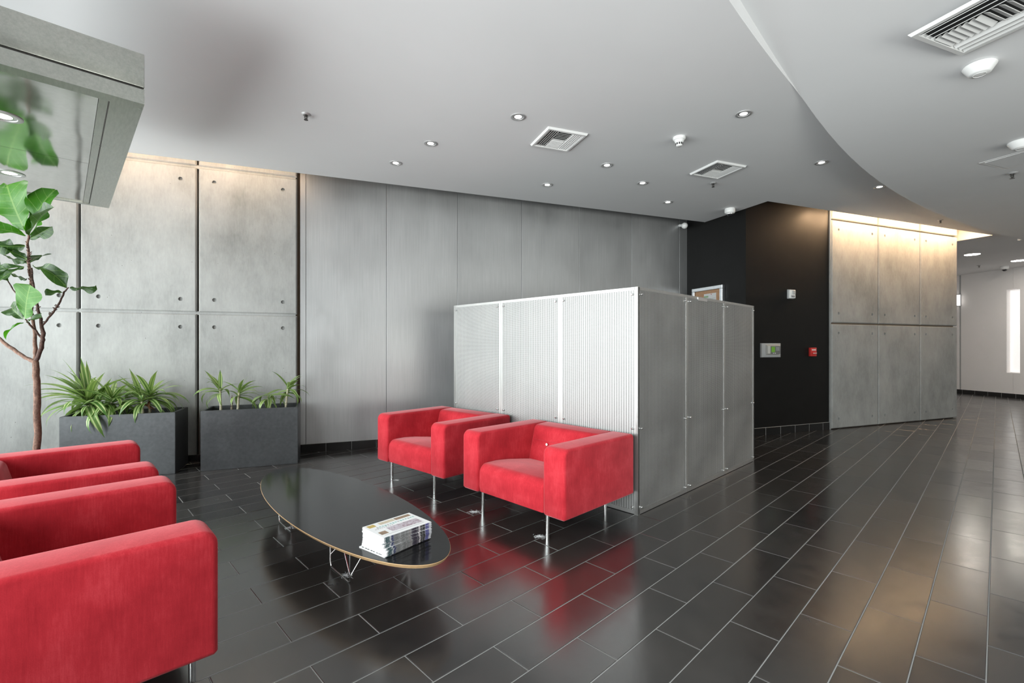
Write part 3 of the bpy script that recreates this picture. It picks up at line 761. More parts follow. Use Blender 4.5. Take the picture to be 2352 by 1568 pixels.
for bx in (-0.49, 0.452):
    b_ = empty('base', (bx, 0, 0), 0); b_.parent = tbl
    bm_paths = []
    for sy in (-1, 1):
        y0 = sy*0.18; zt = tz-tt+0.002; h = 0.135
        bm_paths.append([((-h, y0, zt), WRAD), ((-h, y0, 0.035), WRAD), ((-h+0.01, y0, 0.006), WRAD), ((-0.06, y0, WRAD), WRAD), ((h-0.02, y0, WRAD), WRAD), ((h, y0, 0.012), WRAD), ((h, y0, zt), WRAD)])
        bm_paths.append([((h, y0, 0.040), WRAD), ((0.0, y0, zt), WRAD)])
        bm_paths.append([((h, y0, 0.040), WRAD), ((h-0.02, y0-sy*0.16, zt), WRAD)])
        bm_paths.append([((-h, y0, 0.07), WRAD), ((-h+0.10, y0-sy*0.12, zt), WRAD)])
    b_m = tube_me('wire_base', bm_paths, 6)
    bpy.data.objects.remove(b_)
    link('wire_base', b_m, 'chrome', tbl, (bx, 0, 0), smooth=False)

# ================================================================== MAGAZINES
mrand = random.Random(3)
MW, ML, MT = 0.202, 0.286, 0.0056
pages_me = box_me('pages', (-MW/2+0.001, -ML/2+0.001, 0.0007), (MW/2-0.0015, ML/2-0.001, MT-0.0007))
pages_me.materials.append(M['paper'])
cov_me = box_me('cover', (-MW/2, -ML/2, MT-0.0007), (MW/2, ML/2, MT)); cov_me.materials.append(M['paper'])
cov2_me = box_me('back_cover', (-MW/2, -ML/2, 0), (MW/2, ML/2, 0.0007)); cov2_me.materials.append(M['paper'])
sp_me = box_me('spine', (MW/2-0.0015, -ML/2, 0.0), (MW/2+0.0006, ML/2, MT)); sp_me.materials.append(M['spine'])
NM = 17
mz = tz
def mag_label(i):
    if i == 0: return 'glossy magazine at the very bottom of the stack, sticking out past the others'
    if i == NM-1: return 'top magazine of the stack with a crowd photograph on its white cover'
    if i < 6: return 'white magazine in the skewed lower part of the stack on the black table'
    return 'white magazine in the neat upper part of the stack on the black table'
for i in range(NM):
    if i == 0: ang, ox, oy = R(10), -0.002, 0.0
    elif i < 6: ang, ox, oy = R(9 + mrand.uniform(-1.2, 1.2)), 0.006+mrand.uniform(-.003, .003), 0.012+mrand.uniform(-.003, .003)
    else: ang, ox, oy = R(3.5 + mrand.uniform(-1, 1)), 0.012+mrand.uniform(-.002, .002), 0.010+mrand.uniform(-.002, .002)
    if i in (6, 7): ang += R(3)
    if i == 11: ang -= R(4)
    p = T2(-2.184+ox, 1.252+oy, mz + i*(MT+0.00012))
    mg = empty('magazine', p, TROT + ang)
    tag(mg, mag_label(i), 'magazine', 'stack of magazines on the coffee table')
    link('pages', pages_me, None, mg); c_ = link('cover', cov_me, None, mg); link('back_cover', cov2_me, None, mg); link('spine', sp_me, None, mg)
    if i == NM-1:
        def pr(nm, x0, x1, y0, y1, mt): link(nm, box_me(nm, (x0, y0, MT), (x1, y1, MT+0.0003)), mt, c_)
        # the masthead side lies away from the spine
        pr('printed_photo', -0.088, -0.058, 0.03, 0.125, 'photo_brown')
        pr('printed_photo', -0.088, -0.058, -0.065, 0.025, 'photo_cream')
        pr('printed_photo', -0.090, -0.055, -0.128, -0.088, 'photo_gold')
        for k in range(15):
            y = -0.10 + k*0.0155
            pr('printed_letter', -0.042, -0.030 + 0.004*(k % 3 == 0), y, y+0.010, 'ink_teal' if k % 4 else 'ink_grey')
        for k in range(9):
            y = -0.118 + k*0.012; pr('printed_letter', -0.022, -0.014, y, y+0.008, 'ink_grey')
        pr('printed_photo', -0.004, 0.060, -0.065, 0.118, 'photo_crowd')
        pr('printed_photo', 0.022, 0.062, -0.128, -0.088, 'photo_brown')
        pr('printed_bar', 0.072, 0.076, -0.120, 0.115, 'ink_grey')
    if i == 0:
        for k in range(7):
            x = -0.085 + k*0.022 + 0.004*(k % 2)
            link('printed_letter', box_me('printed_letter', (x, -ML/2+0.004, MT), (x+0.013 + 0.012*(k == 6), -ML/2+0.010, MT+0.0003)), 'ink_black', c_)

# ================================================================== PLANTERS
def planter(x0, x1, label):
    y0, y1, h, t = 5.615, 6.065, 0.617, 0.028
    root = empty('planter', W2((x0+x1)/2, (y0+y1)/2), WROT); tag(root, label, 'planter', 'grey rectangular planters by the concrete wall')
    a, b = (x1-x0)/2, (y1-y0)/2
    bm = bmesh.new()
    o0 = [bm.verts.new((sx*a, sy*b, 0)) for sx, sy in ((-1, -1), (1, -1), (1, 1), (-1, 1))]
    o1 = [bm.verts.new((sx*a, sy*b, h)) for sx, sy in ((-1, -1), (1, -1), (1, 1), (-1, 1))]
    i1 = [bm.verts.new((sx*(a-t), sy*(b-t), h)) for sx, sy in ((-1, -1), (1, -1), (1, 1), (-1, 1))]
    i0 = [bm.verts.new((sx*(a-t), sy*(b-t), h-0.12)) for sx, sy in ((-1, -1), (1, -1), (1, 1), (-1, 1))]
    for k in range(4):
        j = (k+1) % 4
        bm.faces.new((o0[k], o0[j], o1[j], o1[k])); bm.faces.new((o1[k], o1[j], i1[j], i1[k])); bm.faces.new((i1[k], i1[j], i0[j], i0[k]))
    bm.faces.new(list(reversed(o0)))
    bmesh.ops.recalc_face_normals(bm, faces=bm.faces[:])
    bmesh.ops.bevel(bm, geom=[e for e in bm.edges if len(e.link_faces) == 2], offset=0.004, segments=2, affect='EDGES')
    me = bm_mesh(bm, 'box'); autosmooth(me, 40); link('box', me, 'planter', root)
    bm = bmesh.new(); bmesh.ops.create_grid(bm, x_segments=40, y_segments=16, size=1.0, matrix=Matrix.Diagonal((a-t+0.002, b-t+0.002, 1, 1)))
    rr = random.Random(8)
    for v in bm.verts: v.co.z = 0.545 + rr.uniform(-.008, .010)
    link('soil', bm_mesh(bm, 'soil'), 'soil', root)
    return root
planter(-2.393, -1.478, 'slate grey planter box with bushy dracaenas beside the potted fig')
planter(-1.262, -0.352, 'slate grey planter box with sparse dracaenas at the end of the concrete panels')

# ---- dracaenas
def drac_leaf(bend, L=1.0):
    vs, fs = [], []; k = 10
    x = z = 0.0; ang = 0.0
    for i in range(k+1):
        t = i/k; wd_ = 0.060*(math.sin(math.pi*min(1, t*0.80+0.20))**0.75) if t < 1 else 0.001
        wd_ = max(wd_*(1 if t < .75 else (1-t)/.25*0.85+0.15), 0.002)
        for j, s in enumerate((-1, -0.4, 0, 0.4, 1)):
            vs.append((x, s*wd_, z + 0.016*abs(s)*(1-t)))
        ang -= bend*(0.35+t)/k*1.2; x += math.cos(ang)/k; z += math.sin(ang)/k
    for i in range(k):
        for j in range(4): fs.append((i*5+j, (i+1)*5+j, (i+1)*5+j+1, i*5+j+1))
    me = mesh('leaf', vs, fs); autosmooth(me, 70); me.materials.append(M['drac']); return me
drac_me = [drac_leaf(b) for b in (0.25, 0.7, 1.1, 1.6, 2.2)]
drr = random.Random(21)
def ray_at(px, yw):
    """floor-plan point on the camera column px at wall-frame depth yw"""
    k = (px-1176)/F_PX; c, s = math.cos(WROT), math.sin(WROT)
    Y = yw/(-s*k + c); return Vector((k*Y, Y))
def dracaena(px, yw, top, lean, nl, L, label, up=0.2, spread=1.0, canes=1, dead=0, bias=None):
    b_ = ray_at(px, yw); root = empty('dracaena', (b_.x, b_.y, 0.545)); tag(root, label, 'plant', 'striped dracaenas in the planters')
    h = top-0.545; tip = Vector((lean, 0.0, h))
    link('cane', tube_me('cane', [[((0, 0, -0.01), 0.013), ((lean*0.3, 0.004, h*0.35), 0.0125), ((lean*0.7, -.003, h*0.7), 0.012), (tuple(tip), 0.011), ((lean, 0, h+0.03), 0.006)]], 8), 'cane', root)
    for i in range(nl):
        t = i/nl; az = i*2.399 + drr.uniform(-.3, .3)
        if bias is not None and drr.random() < 0.45: az = bias + drr.uniform(-.9, .9)
        pitch = R(-8 + 82*t**0.8*(0.75+up) + drr.uniform(-10, 10))
        pitch = min(pitch, R(86))
        l = L*(0.72 + 0.38*math.sin(math.pi*(0.25+0.6*t)))*drr.uniform(0.82, 1.15)
        me = drac_me[min(4, max(0, int((1-t)*4.6*spread + 0.6 + drr.uniform(-.7, .7))))]
        toward = math.cos(az-(WROT+math.pi/2))
        if toward > 0.2: l = min(l, max(0.14, (YL-0.06-yw)*0.92/(toward*max(0.35, math.cos(pitch)))))
        o = link('leaf', me, None, root, tip + Vector((0, 0, -0.035+0.075*t)))
        o.rotation_euler = (drr.uniform(-.4, .4), -pitch, az)
        o.scale = (l, max(l, 0.26)*drr.uniform(1.0, 1.3)*(0.34/max(L, .2))**0.4, l)
        for _ in range(14):       # keep every blade clear of the concrete behind
            mt_ = Matrix.Translation(o.location) @ o.rotation_euler.to_matrix().to_4x4() @ Matrix.Diagonal((*o.scale, 1))
            far_ = max(toW(Vector((b_.x, b_.y, 0)) + (mt_ @ v_.co)).y for v_ in me.vertices)
            if far_ < CF-0.02: break
            o.scale = [c_*0.86 for c_ in o.scale]
    for i in range(dead):
        az = drr.uniform(-1.2, 1.2); o = link('dry_leaf', drac_me[3].copy(), None, root, tip + Vector((0, 0, -0.03)))
        o.data.materials.clear(); o.data.materials.append(M['dryleaf']); o.rotation_euler = (drr.uniform(-1, 1), R(drr.uniform(5, 35)), az); o.scale = (0.15, 0.18, 0.15)
    return root
dracaena(209, 5.78, 0.72, -0.02, 46, 0.44, 'tallest bushy striped dracaena at the fig end of the planter', up=0.25, bias=math.pi)
dracaena(215, 5.86, 0.69, 0.03, 28, 0.34, 'low bushy striped dracaena tucked behind the tallest one', up=0.0)
dracaena(250, 5.80, 0.72, 0.03, 32, 0.34, 'mid height striped dracaena beside the tallest one in the bushy planter', up=0.05)
dracaena(328, 5.78, 0.72, -0.01, 28, 0.34, 'striped dracaena on a pale cane with drooping lower leaves and a curled dry leaf', up=0.05, dead=2, bias=math.pi)
dracaena(342, 5.84, 0.75, 0.01, 26, 0.34, 'striped dracaena with browned leaf tips at the far end of the bushy planter', up=0.1, dead=3, bias=0.0)
dracaena(507, 5.80, 0.80, -0.005, 15, 0.26, 'sparse striped dracaena on a tall pale cane with one long yellow-tipped leaf', up=0.15, bias=math.pi)
dracaena(545, 5.82, 0.76, 0.02, 13, 0.26, 'sparse striped dracaena on a leaning cane next to a bare dead cane', up=0.15, bias=0.0)
dracaena(622, 5.80, 0.72, -0.03, 13, 0.24, 'short striped dracaena with leaves hanging over the planter rim', up=-0.35, spread=1.5)
dracaena(655, 5.84, 0.79, 0.03, 14, 0.24, 'sparse striped dracaena on a slanted cane next to the zinc wall', up=0.1, bias=0.2)
b_ = ray_at(532, 5.86); dc = empty('dead_cane', (b_.x, b_.y, 0.545)); tag(dc, 'bare dead plant cane with dark stubs among sparse dracaenas', 'plant')
link('cane', tube_me('cane', [[((0, 0, -0.01), 0.011), ((0, 0, 0.06), 0.011), ((0.004, 0, 0.12), 0.009), ((0.002, 0, 0.17), 0.007), ((0.004, 0, 0.20), 0.004)]], 7), 'deadcane', dc)
st = []
for i in range(9):
    a = drr.uniform(0, 6.28); z = 0.05+0.015*i; st.append([((0, 0, z), 0.004), ((0.016*math.cos(a), 0.016*math.sin(a), z+0.006), 0.003)])
link('stubs', tube_me('stubs', st, 5), 'twig', dc)

# ================================================================== FIDDLE LEAF FIG
YT = 3.25
def fp(px, py, dy=0.0):
    Y = YT + dy; return Vector(((px-1176)*Y/F_PX, Y, CAM_H - (py-795.1)*Y/F_PX))
basep = fp(85, 1030); tb_ = Vector((basep.x, basep.y, 0))
fig = empty('potted_fig', tb_); tag(fig, 'tall fiddle leaf fig tree with a bare forked trunk beside the concrete wall', 'tree')
def rel(p): return p - tb_
pot_prof = [(0.0, 0.0), (0.15, 0.0), (0.158, 0.01), (0.20, 0.36), (0.20, 0.38), (0.185, 0.38), (0.178, 0.35), (0.0, 0.35)]
link('pot', lathe_me('pot', pot_prof, 32), 'planter', fig)
link('soil', lathe_me('soil', [(0.0, 0.352), (0.179, 0.352)], 24), 'soil', fig)
def br(name, pts, mat='bark', n=9):
    dense = []
    for i in range(len(pts)-1):
        (a, ra), (b, rb) = pts[i], pts[i+1]
        for k in range(4):
            t = k/4; dense.append((tuple(rel(a.lerp(b, t)) + Vector((drr.uniform(-.003, .003), drr.uniform(-.003, .003), 0))), (ra + (rb-ra)*t)*0.70 + drr.uniform(-.0006, .0006)))
    dense.append((tuple(rel(pts[-1][0])), pts[-1][1]*0.7))
    return link(name, tube_me(name, [dense], n), mat, fig)
br('trunk', [(tb_+Vector((0.0, 0, 0.30)), 0.032), (fp(85, 1030), 0.0295), (fp(86, 960), 0.0285), (fp(85, 900), 0.028), (fp(83, 850), 0.0275), (fp(80, 828), 0.026)])
br('branch', [(fp(82, 832), 0.020), (fp(60, 822), 0.017), (fp(20, 795), 0.016), (fp(0, 778), 0.014), (fp(-45, 745), 0.011)])
br('branch', [(fp(80, 834, .01), 0.017), (fp(81, 800, .02), 0.0165), (fp(79, 765, .03), 0.015), (fp(73, 725, .04), 0.013), (fp(72, 690, .04), 0.0125), (fp(71, 650, .03), 0.012), (fp(66, 600, .02), 0.012), (fp(63, 560, .01), 0.010), (fp(66, 540), 0.009)], 'bark')
br('branch', [(fp(80, 834), 0.020), (fp(90, 812), 0.0185), (fp(98, 785), 0.018), (fp(99, 765), 0.017), (fp(95, 740), 0.014), (fp(88, 710), 0.012), (fp(82, 685), 0.011), (fp(76, 650, .01), 0.011), (fp(72, 615, .01), 0.008)], 'twig')
br('branch', [(fp(97, 748), 0.009), (fp(116, 724), 0.009), (fp(135, 700), 0.0085), (fp(147, 670), 0.008), (fp(157, 660), 0.006)], 'twig', 7)
br('branch', [(fp(94, 775), 0.010), (fp(80, 757, -.03), 0.009), (fp(66, 742, -.06), 0.008), (fp(58, 733, -.07), 0.006)], 'twig', 7)
br('branch', [(fp(80, 700), 0.007), (fp(55, 690, -.02), 0.006), (fp(35, 672, -.03), 0.006), (fp(18, 645, -.03), 0.005)], 'twig', 6)
stub_sets = [[], [], []]
for i in range(60):
    t = i/59
    if i < 34: p = fp(72 - 8*t*1.7 + drr.uniform(-2, 2), 690 - 140*t*1.7)
    elif i < 48:
        yy = 800 - (i-34)*8.5
        for (ya, xa), (yb, xb) in zip(((812, 90), (785, 98), (765, 99), (740, 95), (710, 88)), ((785, 98), (765, 99), (740, 95), (710, 88), (680, 81))):
            if ya >= yy >= yb: xx_ = xa + (xb-xa)*(ya-yy)/(ya-yb)
        p = fp(xx_, yy)
    else: p = fp(116 + (i-48)*1.75, 724 - (i-48)*2.2)
    a = drr.choice((0, math.pi)) + drr.uniform(-.7, .7); q = rel(p); d_ = Vector((math.cos(a), math.sin(a), 0.5))
    stub_sets[0 if i < 34 else 1 if i < 48 else 2].append([(tuple(q + d_*0.004), 0.0042), (tuple(q + d_*0.0165), 0.0026)])
for stubs in stub_sets: link('bud_scars', tube_me('bud_scars', stubs, 5), 'twig', fig)['kind'] = 'stuff'
def fig_leaf(seed, fold=0.25, bend=0.5, wav=0.05):
    r_ = random.Random(seed); vs, fs = [], []; k, m_ = 14, 8
    x = z = 0.0; ang = 0.0; ph = r_.uniform(0, 6)
    for i in range(k+1):
        t = i/k
        wdt = 0.30*(0.30 + 0.95*t**1.1)*math.sqrt(max(0.0, 1 - max(0, (t-0.62)/0.38)**2.4)) * min(1, t*9+0.12)
        wdt *= 1 - 0.22*math.exp(-((t-0.34)/0.13)**2)
        for j in range(m_+1):
            s = -1 + 2*j/m_
            edge = wav*abs(s)**2*math.sin(t*11 + ph + (2 if s > 0 else 0))
            vs.append((x + 0.02*s*s, s*wdt*(1 + 0.04*math.sin(13*t+s)), z + fold*abs(s)*wdt + edge))
        ang -= bend*(0.3+t)/k*1.2; x += math.cos(ang)/k; z += math.sin(ang)/k
    for i in range(k):
        for j in range(m_): a_ = i*(m_+1)+j; fs.append((a_, a_+m_+1, a_+m_+2, a_+1))
    me = mesh('leaf', vs, fs); autosmooth(me, 80); return me
def put_leaf(b, t, width, facing, mat, seed=0, fold=0.25, bend=0.5, db=0.0, dt=0.0):
    """leaf from pixel-plane base to tip of the plant plane, facing: direction its blade looks"""
    p0 = rel(fp(*b, db)); p1 = rel(fp(*t, dt)); d_ = p1-p0; L = d_.length
    me = fig_leaf(seed, fold, bend); me.materials.append(M[mat])
    xx = d_.normalized(); f = Vector(facing); zz = (f - xx*f.dot(xx)).normalized(); yy = zz.cross(xx)
    # turn so that the chord of the bent blade follows base->tip
    co = me.vertices[len(me.vertices)-5].co; chord = math.atan2(co.z, co.x); cl = math.hypot(co.x, co.z)
    q = Matrix((xx, yy, zz)).transposed().to_4x4() @ Matrix.Rotation(chord, 4, 'Y')
    sL = L/cl; sW = 1.22*width*YT/F_PX/0.66
    o = link('leaf', me, None, fig); o.matrix_local = Matrix.Translation(p0) @ q @ Matrix.Diagonal((sL, sW, sL, 1))
    return o
FC = (0, -1, 0.25)
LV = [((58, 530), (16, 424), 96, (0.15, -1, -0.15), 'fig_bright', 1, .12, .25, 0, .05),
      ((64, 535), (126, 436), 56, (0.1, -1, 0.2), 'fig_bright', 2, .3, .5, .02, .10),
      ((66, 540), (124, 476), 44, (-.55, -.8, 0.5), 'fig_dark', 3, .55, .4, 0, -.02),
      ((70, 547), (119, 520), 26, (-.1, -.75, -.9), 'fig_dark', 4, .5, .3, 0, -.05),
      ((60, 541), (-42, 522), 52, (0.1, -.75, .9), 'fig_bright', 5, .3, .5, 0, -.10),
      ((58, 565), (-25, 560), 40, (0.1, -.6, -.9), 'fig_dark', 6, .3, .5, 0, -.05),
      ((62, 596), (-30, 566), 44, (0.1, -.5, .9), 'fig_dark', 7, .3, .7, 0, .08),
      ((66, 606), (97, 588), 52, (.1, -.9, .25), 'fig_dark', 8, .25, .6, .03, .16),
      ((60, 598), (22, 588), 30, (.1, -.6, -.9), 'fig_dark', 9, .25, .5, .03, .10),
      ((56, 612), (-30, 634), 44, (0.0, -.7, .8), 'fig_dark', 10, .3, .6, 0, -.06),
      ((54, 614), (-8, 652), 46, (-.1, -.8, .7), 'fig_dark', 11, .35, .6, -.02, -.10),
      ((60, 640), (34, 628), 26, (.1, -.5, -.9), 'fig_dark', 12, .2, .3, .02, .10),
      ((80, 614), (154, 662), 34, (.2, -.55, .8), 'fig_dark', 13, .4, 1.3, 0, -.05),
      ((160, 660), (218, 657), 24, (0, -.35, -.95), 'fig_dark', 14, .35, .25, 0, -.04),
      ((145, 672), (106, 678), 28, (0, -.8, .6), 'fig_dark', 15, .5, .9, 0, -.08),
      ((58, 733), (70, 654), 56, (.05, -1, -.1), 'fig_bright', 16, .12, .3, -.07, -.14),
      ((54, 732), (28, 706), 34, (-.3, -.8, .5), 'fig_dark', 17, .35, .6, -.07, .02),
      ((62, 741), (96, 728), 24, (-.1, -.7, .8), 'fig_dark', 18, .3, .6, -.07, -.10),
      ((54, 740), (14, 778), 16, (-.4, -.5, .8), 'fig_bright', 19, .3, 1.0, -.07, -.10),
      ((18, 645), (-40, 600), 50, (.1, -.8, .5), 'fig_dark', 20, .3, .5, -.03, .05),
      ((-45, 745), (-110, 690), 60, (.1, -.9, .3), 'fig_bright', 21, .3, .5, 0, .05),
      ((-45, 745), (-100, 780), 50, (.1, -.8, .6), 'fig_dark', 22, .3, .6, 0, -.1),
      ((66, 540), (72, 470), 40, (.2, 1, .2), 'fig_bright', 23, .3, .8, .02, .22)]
for (b, t, wd_, fc, mt, sd, fo, be, db, dt) in LV:
    put_leaf(b, t, wd_, fc, mt, sd, fo, be, db, dt)

# ================================================================== STAINLESS CANOPY
KH = 0.745
hz1 = CAM_H + (HL-CAM_H)*KH; hz0 = CAM_H + (2.887-CAM_H)*KH
hu1, hu0 = 0.398*KH, -0.43
hvn, hvf = -3.935*KH, -7.176*KH
hood = empty('steel_canopy', T2((hvn+hvf)/2, (hu0+hu1)/2, hz0), TROT); tag(hood, 'stainless steel box canopy with a mirror polished underside over the entrance', 'canopy')
cx, cy = (hvn+hvf)/2, (hu0+hu1)/2
a, b = (hvn-hvf)/2, (hu1-hu0)/2; hh = hz1-hz0
link('upper_casing', box_me('upper_casing', (-a, -b, 0.082), (a, b, hh), 0.004, 2), 'steel', hood)
link('reveal', box_me('reveal', (-a+0.008, -b+0.008, 0.060), (a-0.008, b-0.008, 0.09)), 'groove', hood)
bm = bmesh.new(); t_ = 0.125; zz_ = 0.072
for lo, hi in (((-a, b-t_, 0), (a, b, zz_)), ((-a, -b, 0), (a, -b+0.05, zz_)), ((a-0.05*1.6, -b+0.05, 0), (a, b-t_, zz_)), ((-a, -b+0.05, 0), (-a+0.045, b-t_, zz_))):
    box_bm(bm, lo, hi)
link('lower_rim', bm_mesh(bm, 'lower_rim'), 'steel', hood)
link('shadow_line', box_me('shadow_line', (-a+0.04, b-t_-0.006, 0.004), (a-0.07, b-t_+0.002, 0.03)), 'groove', hood)
link('inner_trim', box_me('inner_trim', (-a+0.045, b-t_-0.040, 0.006), (a-0.08, b-t_-0.006, 0.03)), 'steel', hood)
split = -5.595*KH - cx
for x0_, x1_ in ((-a+0.045, split-0.0015), (split+0.0015, a-0.08)):
    link('soffit_panel', box_me('soffit_panel', (x0_, -b+0.05, 0.010), (x1_, b-t_-0.042, 0.03)), 'mirror_steel', hood)
HB = 2.0

# ---- downlights
dl_trim = lathe_me('trim_ring', [(0.030, -0.0015), (0.044, -0.003), (0.046, -0.006), (0.060, -0.007), (0.0635, -0.005), (0.064, 0.0)], 28); dl_trim.materials.append(M['trim'])
dl_lens = lathe_me('lens', [(0.0, 0.004), (0.0305, 0.004)], 24); dl_lens.materials.append(M['led'])
def downlight(p, label, group='recessed ceiling downlights', k=1.0):
    r_ = empty('downlight', p); tag(r_, label, 'downlight', group)
    a_ = link('trim_ring', dl_trim, None, r_); l_ = link('lens', dl_lens, None, r_, (0, 0, -0.006))
    if k != 1: a_.scale = l_.scale = (k, k, 1)
DLS = [(1.465, 3.672, 'round recessed downlight next to the vent closer to the concrete wall'), (0.876, 4.453, 'round recessed downlight in the pair over the zinc wall end, further from that wall'),
       (0.625, 5.061, 'round recessed downlight in the pair over the zinc wall end, closer to that wall'), (3.202, 2.95, 'round recessed downlight near the curved ceiling step and the smoke detector'),
       (2.743, 4.311, 'round recessed downlight between the two square ceiling vents'), (2.408, 5.091, 'round recessed downlight alone above the middle of the zinc wall'),
       (3.439, 4.63, 'round recessed downlight between the vents and the zinc wall, over the screen'), (4.213, 5.124, 'round recessed downlight closest to the dome camera by the black wall'),
       (4.819, 3.438, 'round recessed downlight along the curved step, in front of the black wall'), (6.215, 3.711, 'round recessed downlight along the curved step, in front of the lit concrete panels')]
for s_, y_, lb in DLS: downlight(W2(s_, y_, HL), lb)
for (v_, u_), lb in (((-4.863*KH, -0.30*KH), 'round downlight in the canopy underside, further from the concrete wall'), ((-6.419*KH, -0.349*KH), 'round downlight in the canopy underside above the fig leaves')):
    downlight(T2(v_, u_, hz0+0.012), lb, 'canopy downlights', 1.25)
far_lens = lathe_me('lens', [(0.0, 0.0), (0.12, 0.0)], 24); far_lens.materials.append(M['led_far'])
far_ring = lathe_me('trim_ring', [(0.115, 0.0), (0.13, -0.006), (0.145, 0.0)], 28); far_ring.materials.append(M['plastic'])
for s_, y_, lb in ((12.605, 5.735, 'bright round corridor light nearest the concrete wall end'), (14.483, 5.765, 'bright round corridor light nearest the white end wall'), (12.6, 2.6, 'added round corridor light, out of view, over the open tiled aisle')):  # the aisle light is out of view, added to brighten the corridor
    r_ = empty('corridor_light', W2(s_, y_, HL)); tag(r_, lb, 'light', 'corridor ceiling lights')
    link('lens', far_lens, None, r_, (0, 0, -0.006)); link('trim_ring', far_ring, None, r_)

# ---- cove lamps
def cove_lamp(s0, s1, y, z, mt, label):
    r_ = empty('cove_lamp', W2((s0+s1)/2, y, z), WROT); tag(r_, label, 'lamp', 'lamps hidden in the ceiling coves')
    l = (s1-s0)/2
    link('housing', box_me('housing', (-l, -0.02, 0.0), (l, 0.05, 0.03)), 'plastic', r_)
    link('tube', box_me('tube', (-l+0.02, 0.0, -0.022), (l-0.02, 0.03, -0.001)), mt, r_)
for i in range(3): cove_lamp(7.0+i*1.22, 8.16+i*1.22, E3+0.06, 3.40, 'warm', 'warm cove lamp washing the concrete panel ' + ('beside the black wall', 'in the middle of the aisle wall', 'at the corridor end')[i])
for i in range(3): cove_lamp(-4.1+i*1.24, -2.92+i*1.24, E1+0.06, 3.42, 'warm_soft', 'soft warm cove lamp washing the concrete panel ' + ('next to the storefront glass', 'behind the bushy planter', 'behind the sparse planter')[i])

# ---- vents
def vent(s0, y0, side, z, label, nside=5, nmid=6):
    r_ = empty('ceiling_vent', W2(s0+side/2, y0+side/2, z), WROT); tag(r_, label, 'vent', 'square louvred ceiling vents')
    h = side/2; f = 0.085*side; d_ = 0.018
    def ring(k, zz): return [(-k, -k, zz), (k, -k, zz), (k, k, zz), (-k, k, zz)]
    vs = ring(h, 0.0) + ring(h, -0.004) + ring(h-f*0.25, -d_) + ring(h-f*0.8, -d_) + ring(h-f, -0.002); fs = []
    for lv in range(4):
        for k in range(4): j = (k+1) % 4; fs.append((lv*4+k, lv*4+j, lv*4+4+j, lv*4+4+k))
    me = mesh('frame', vs, fs); bm = bmesh.new(); bm.from_mesh(me); bmesh.ops.recalc_face_normals(bm, faces=bm.faces[:]); bm.to_mesh(me); bm.free()
    link('frame', me, 'vent', r_)
    link('duct', box_me('duct', (-h+f, -h+f, -0.0022), (h-f, h-f, -0.0012)), 'ductdark', r_)
    g = h-f; wb = g*0.62; mid = g-wb
    def slat_me(l, wdt, tilt):
        bm = bmesh.new(); t = wdt*0.10
        vv = []
        for yy in (-l, l):
            for (xx, zz) in ((-wdt*0.5, wdt*0.32), (0.0, wdt*0.06), (wdt*0.5, -wdt*0.26), (wdt*0.5+t, -wdt*0.20), (t*0.6, wdt*0.14), (-wdt*0.5+t*0.3, wdt*0.42)): vv.append(bm.verts.new((xx, yy, zz)))
        for k in range(6): bm.faces.new((vv[k], vv[(k+1) % 6], vv[6+(k+1) % 6], vv[6+k]))
        bm.faces.new(vv[:6]); bm.faces.new(list(reversed(vv[6:])))
        bmesh.ops.recalc_face_normals(bm, faces=bm.faces[:])
        if tilt < 0: bmesh.ops.rotate(bm, verts=bm.verts[:], cent=(0, 0, 0), matrix=Matrix.Rotation(R(180), 3, 'Z'))
        me = bm_mesh(bm, 'slat'); me.materials.append(M['vent']); return me
    sw = wb/nside*0.80
    ml, mr = slat_me(g, sw, 1), slat_me(g, sw, -1)
    for k in range(nside):
        link('slat', mr, None, r_, (-g + wb*(k+0.5)/nside, 0, -0.011)); link('slat', ml, None, r_, (g - wb*(k+0.5)/nside, 0, -0.011))
    mw = g/nmid*0.92; mm, mm2 = slat_me(mid, mw, 1), slat_me(mid, mw, -1)
    for k in range(nmid):
        link('slat', mm2, None, r_, (0, -g*(k+0.5)/nmid, -0.010), (0, 0, R(90))); link('slat', mm, None, r_, (0, g*(k+0.5)/nmid, -0.010), (0, 0, R(90)))
vent(1.777, 3.735, 0.40, HL, 'square louvred ceiling vent closer to the concrete wall')
vent(3.745, 3.785, 0.405, HL, 'square louvred ceiling vent next to the sprinkler and dome camera')
va = on_upper(2085, 58); vb = on_upper(2213, 119); vsz = vb[0]-va[0]
vent(va[0], va[1]-vsz, vsz, min(va[2], vb[2])-0.008, 'large dusty louvred vent in the raised ceiling', 3, 7)
link_o = empty('access_panel', W2(*on_upper(2352, 362)), WROT); tag(link_o, 'flat white access panel in the raised ceiling', 'panel')
link('door', box_me('door', (-0.20, -0.20, -0.006), (0.20, 0.20, 0.0)), 'ceiling', link_o); link('rim', box_me('rim', (-0.23, -0.23, -0.003), (0.23, 0.23, 0.0)), 'plastic', link_o)

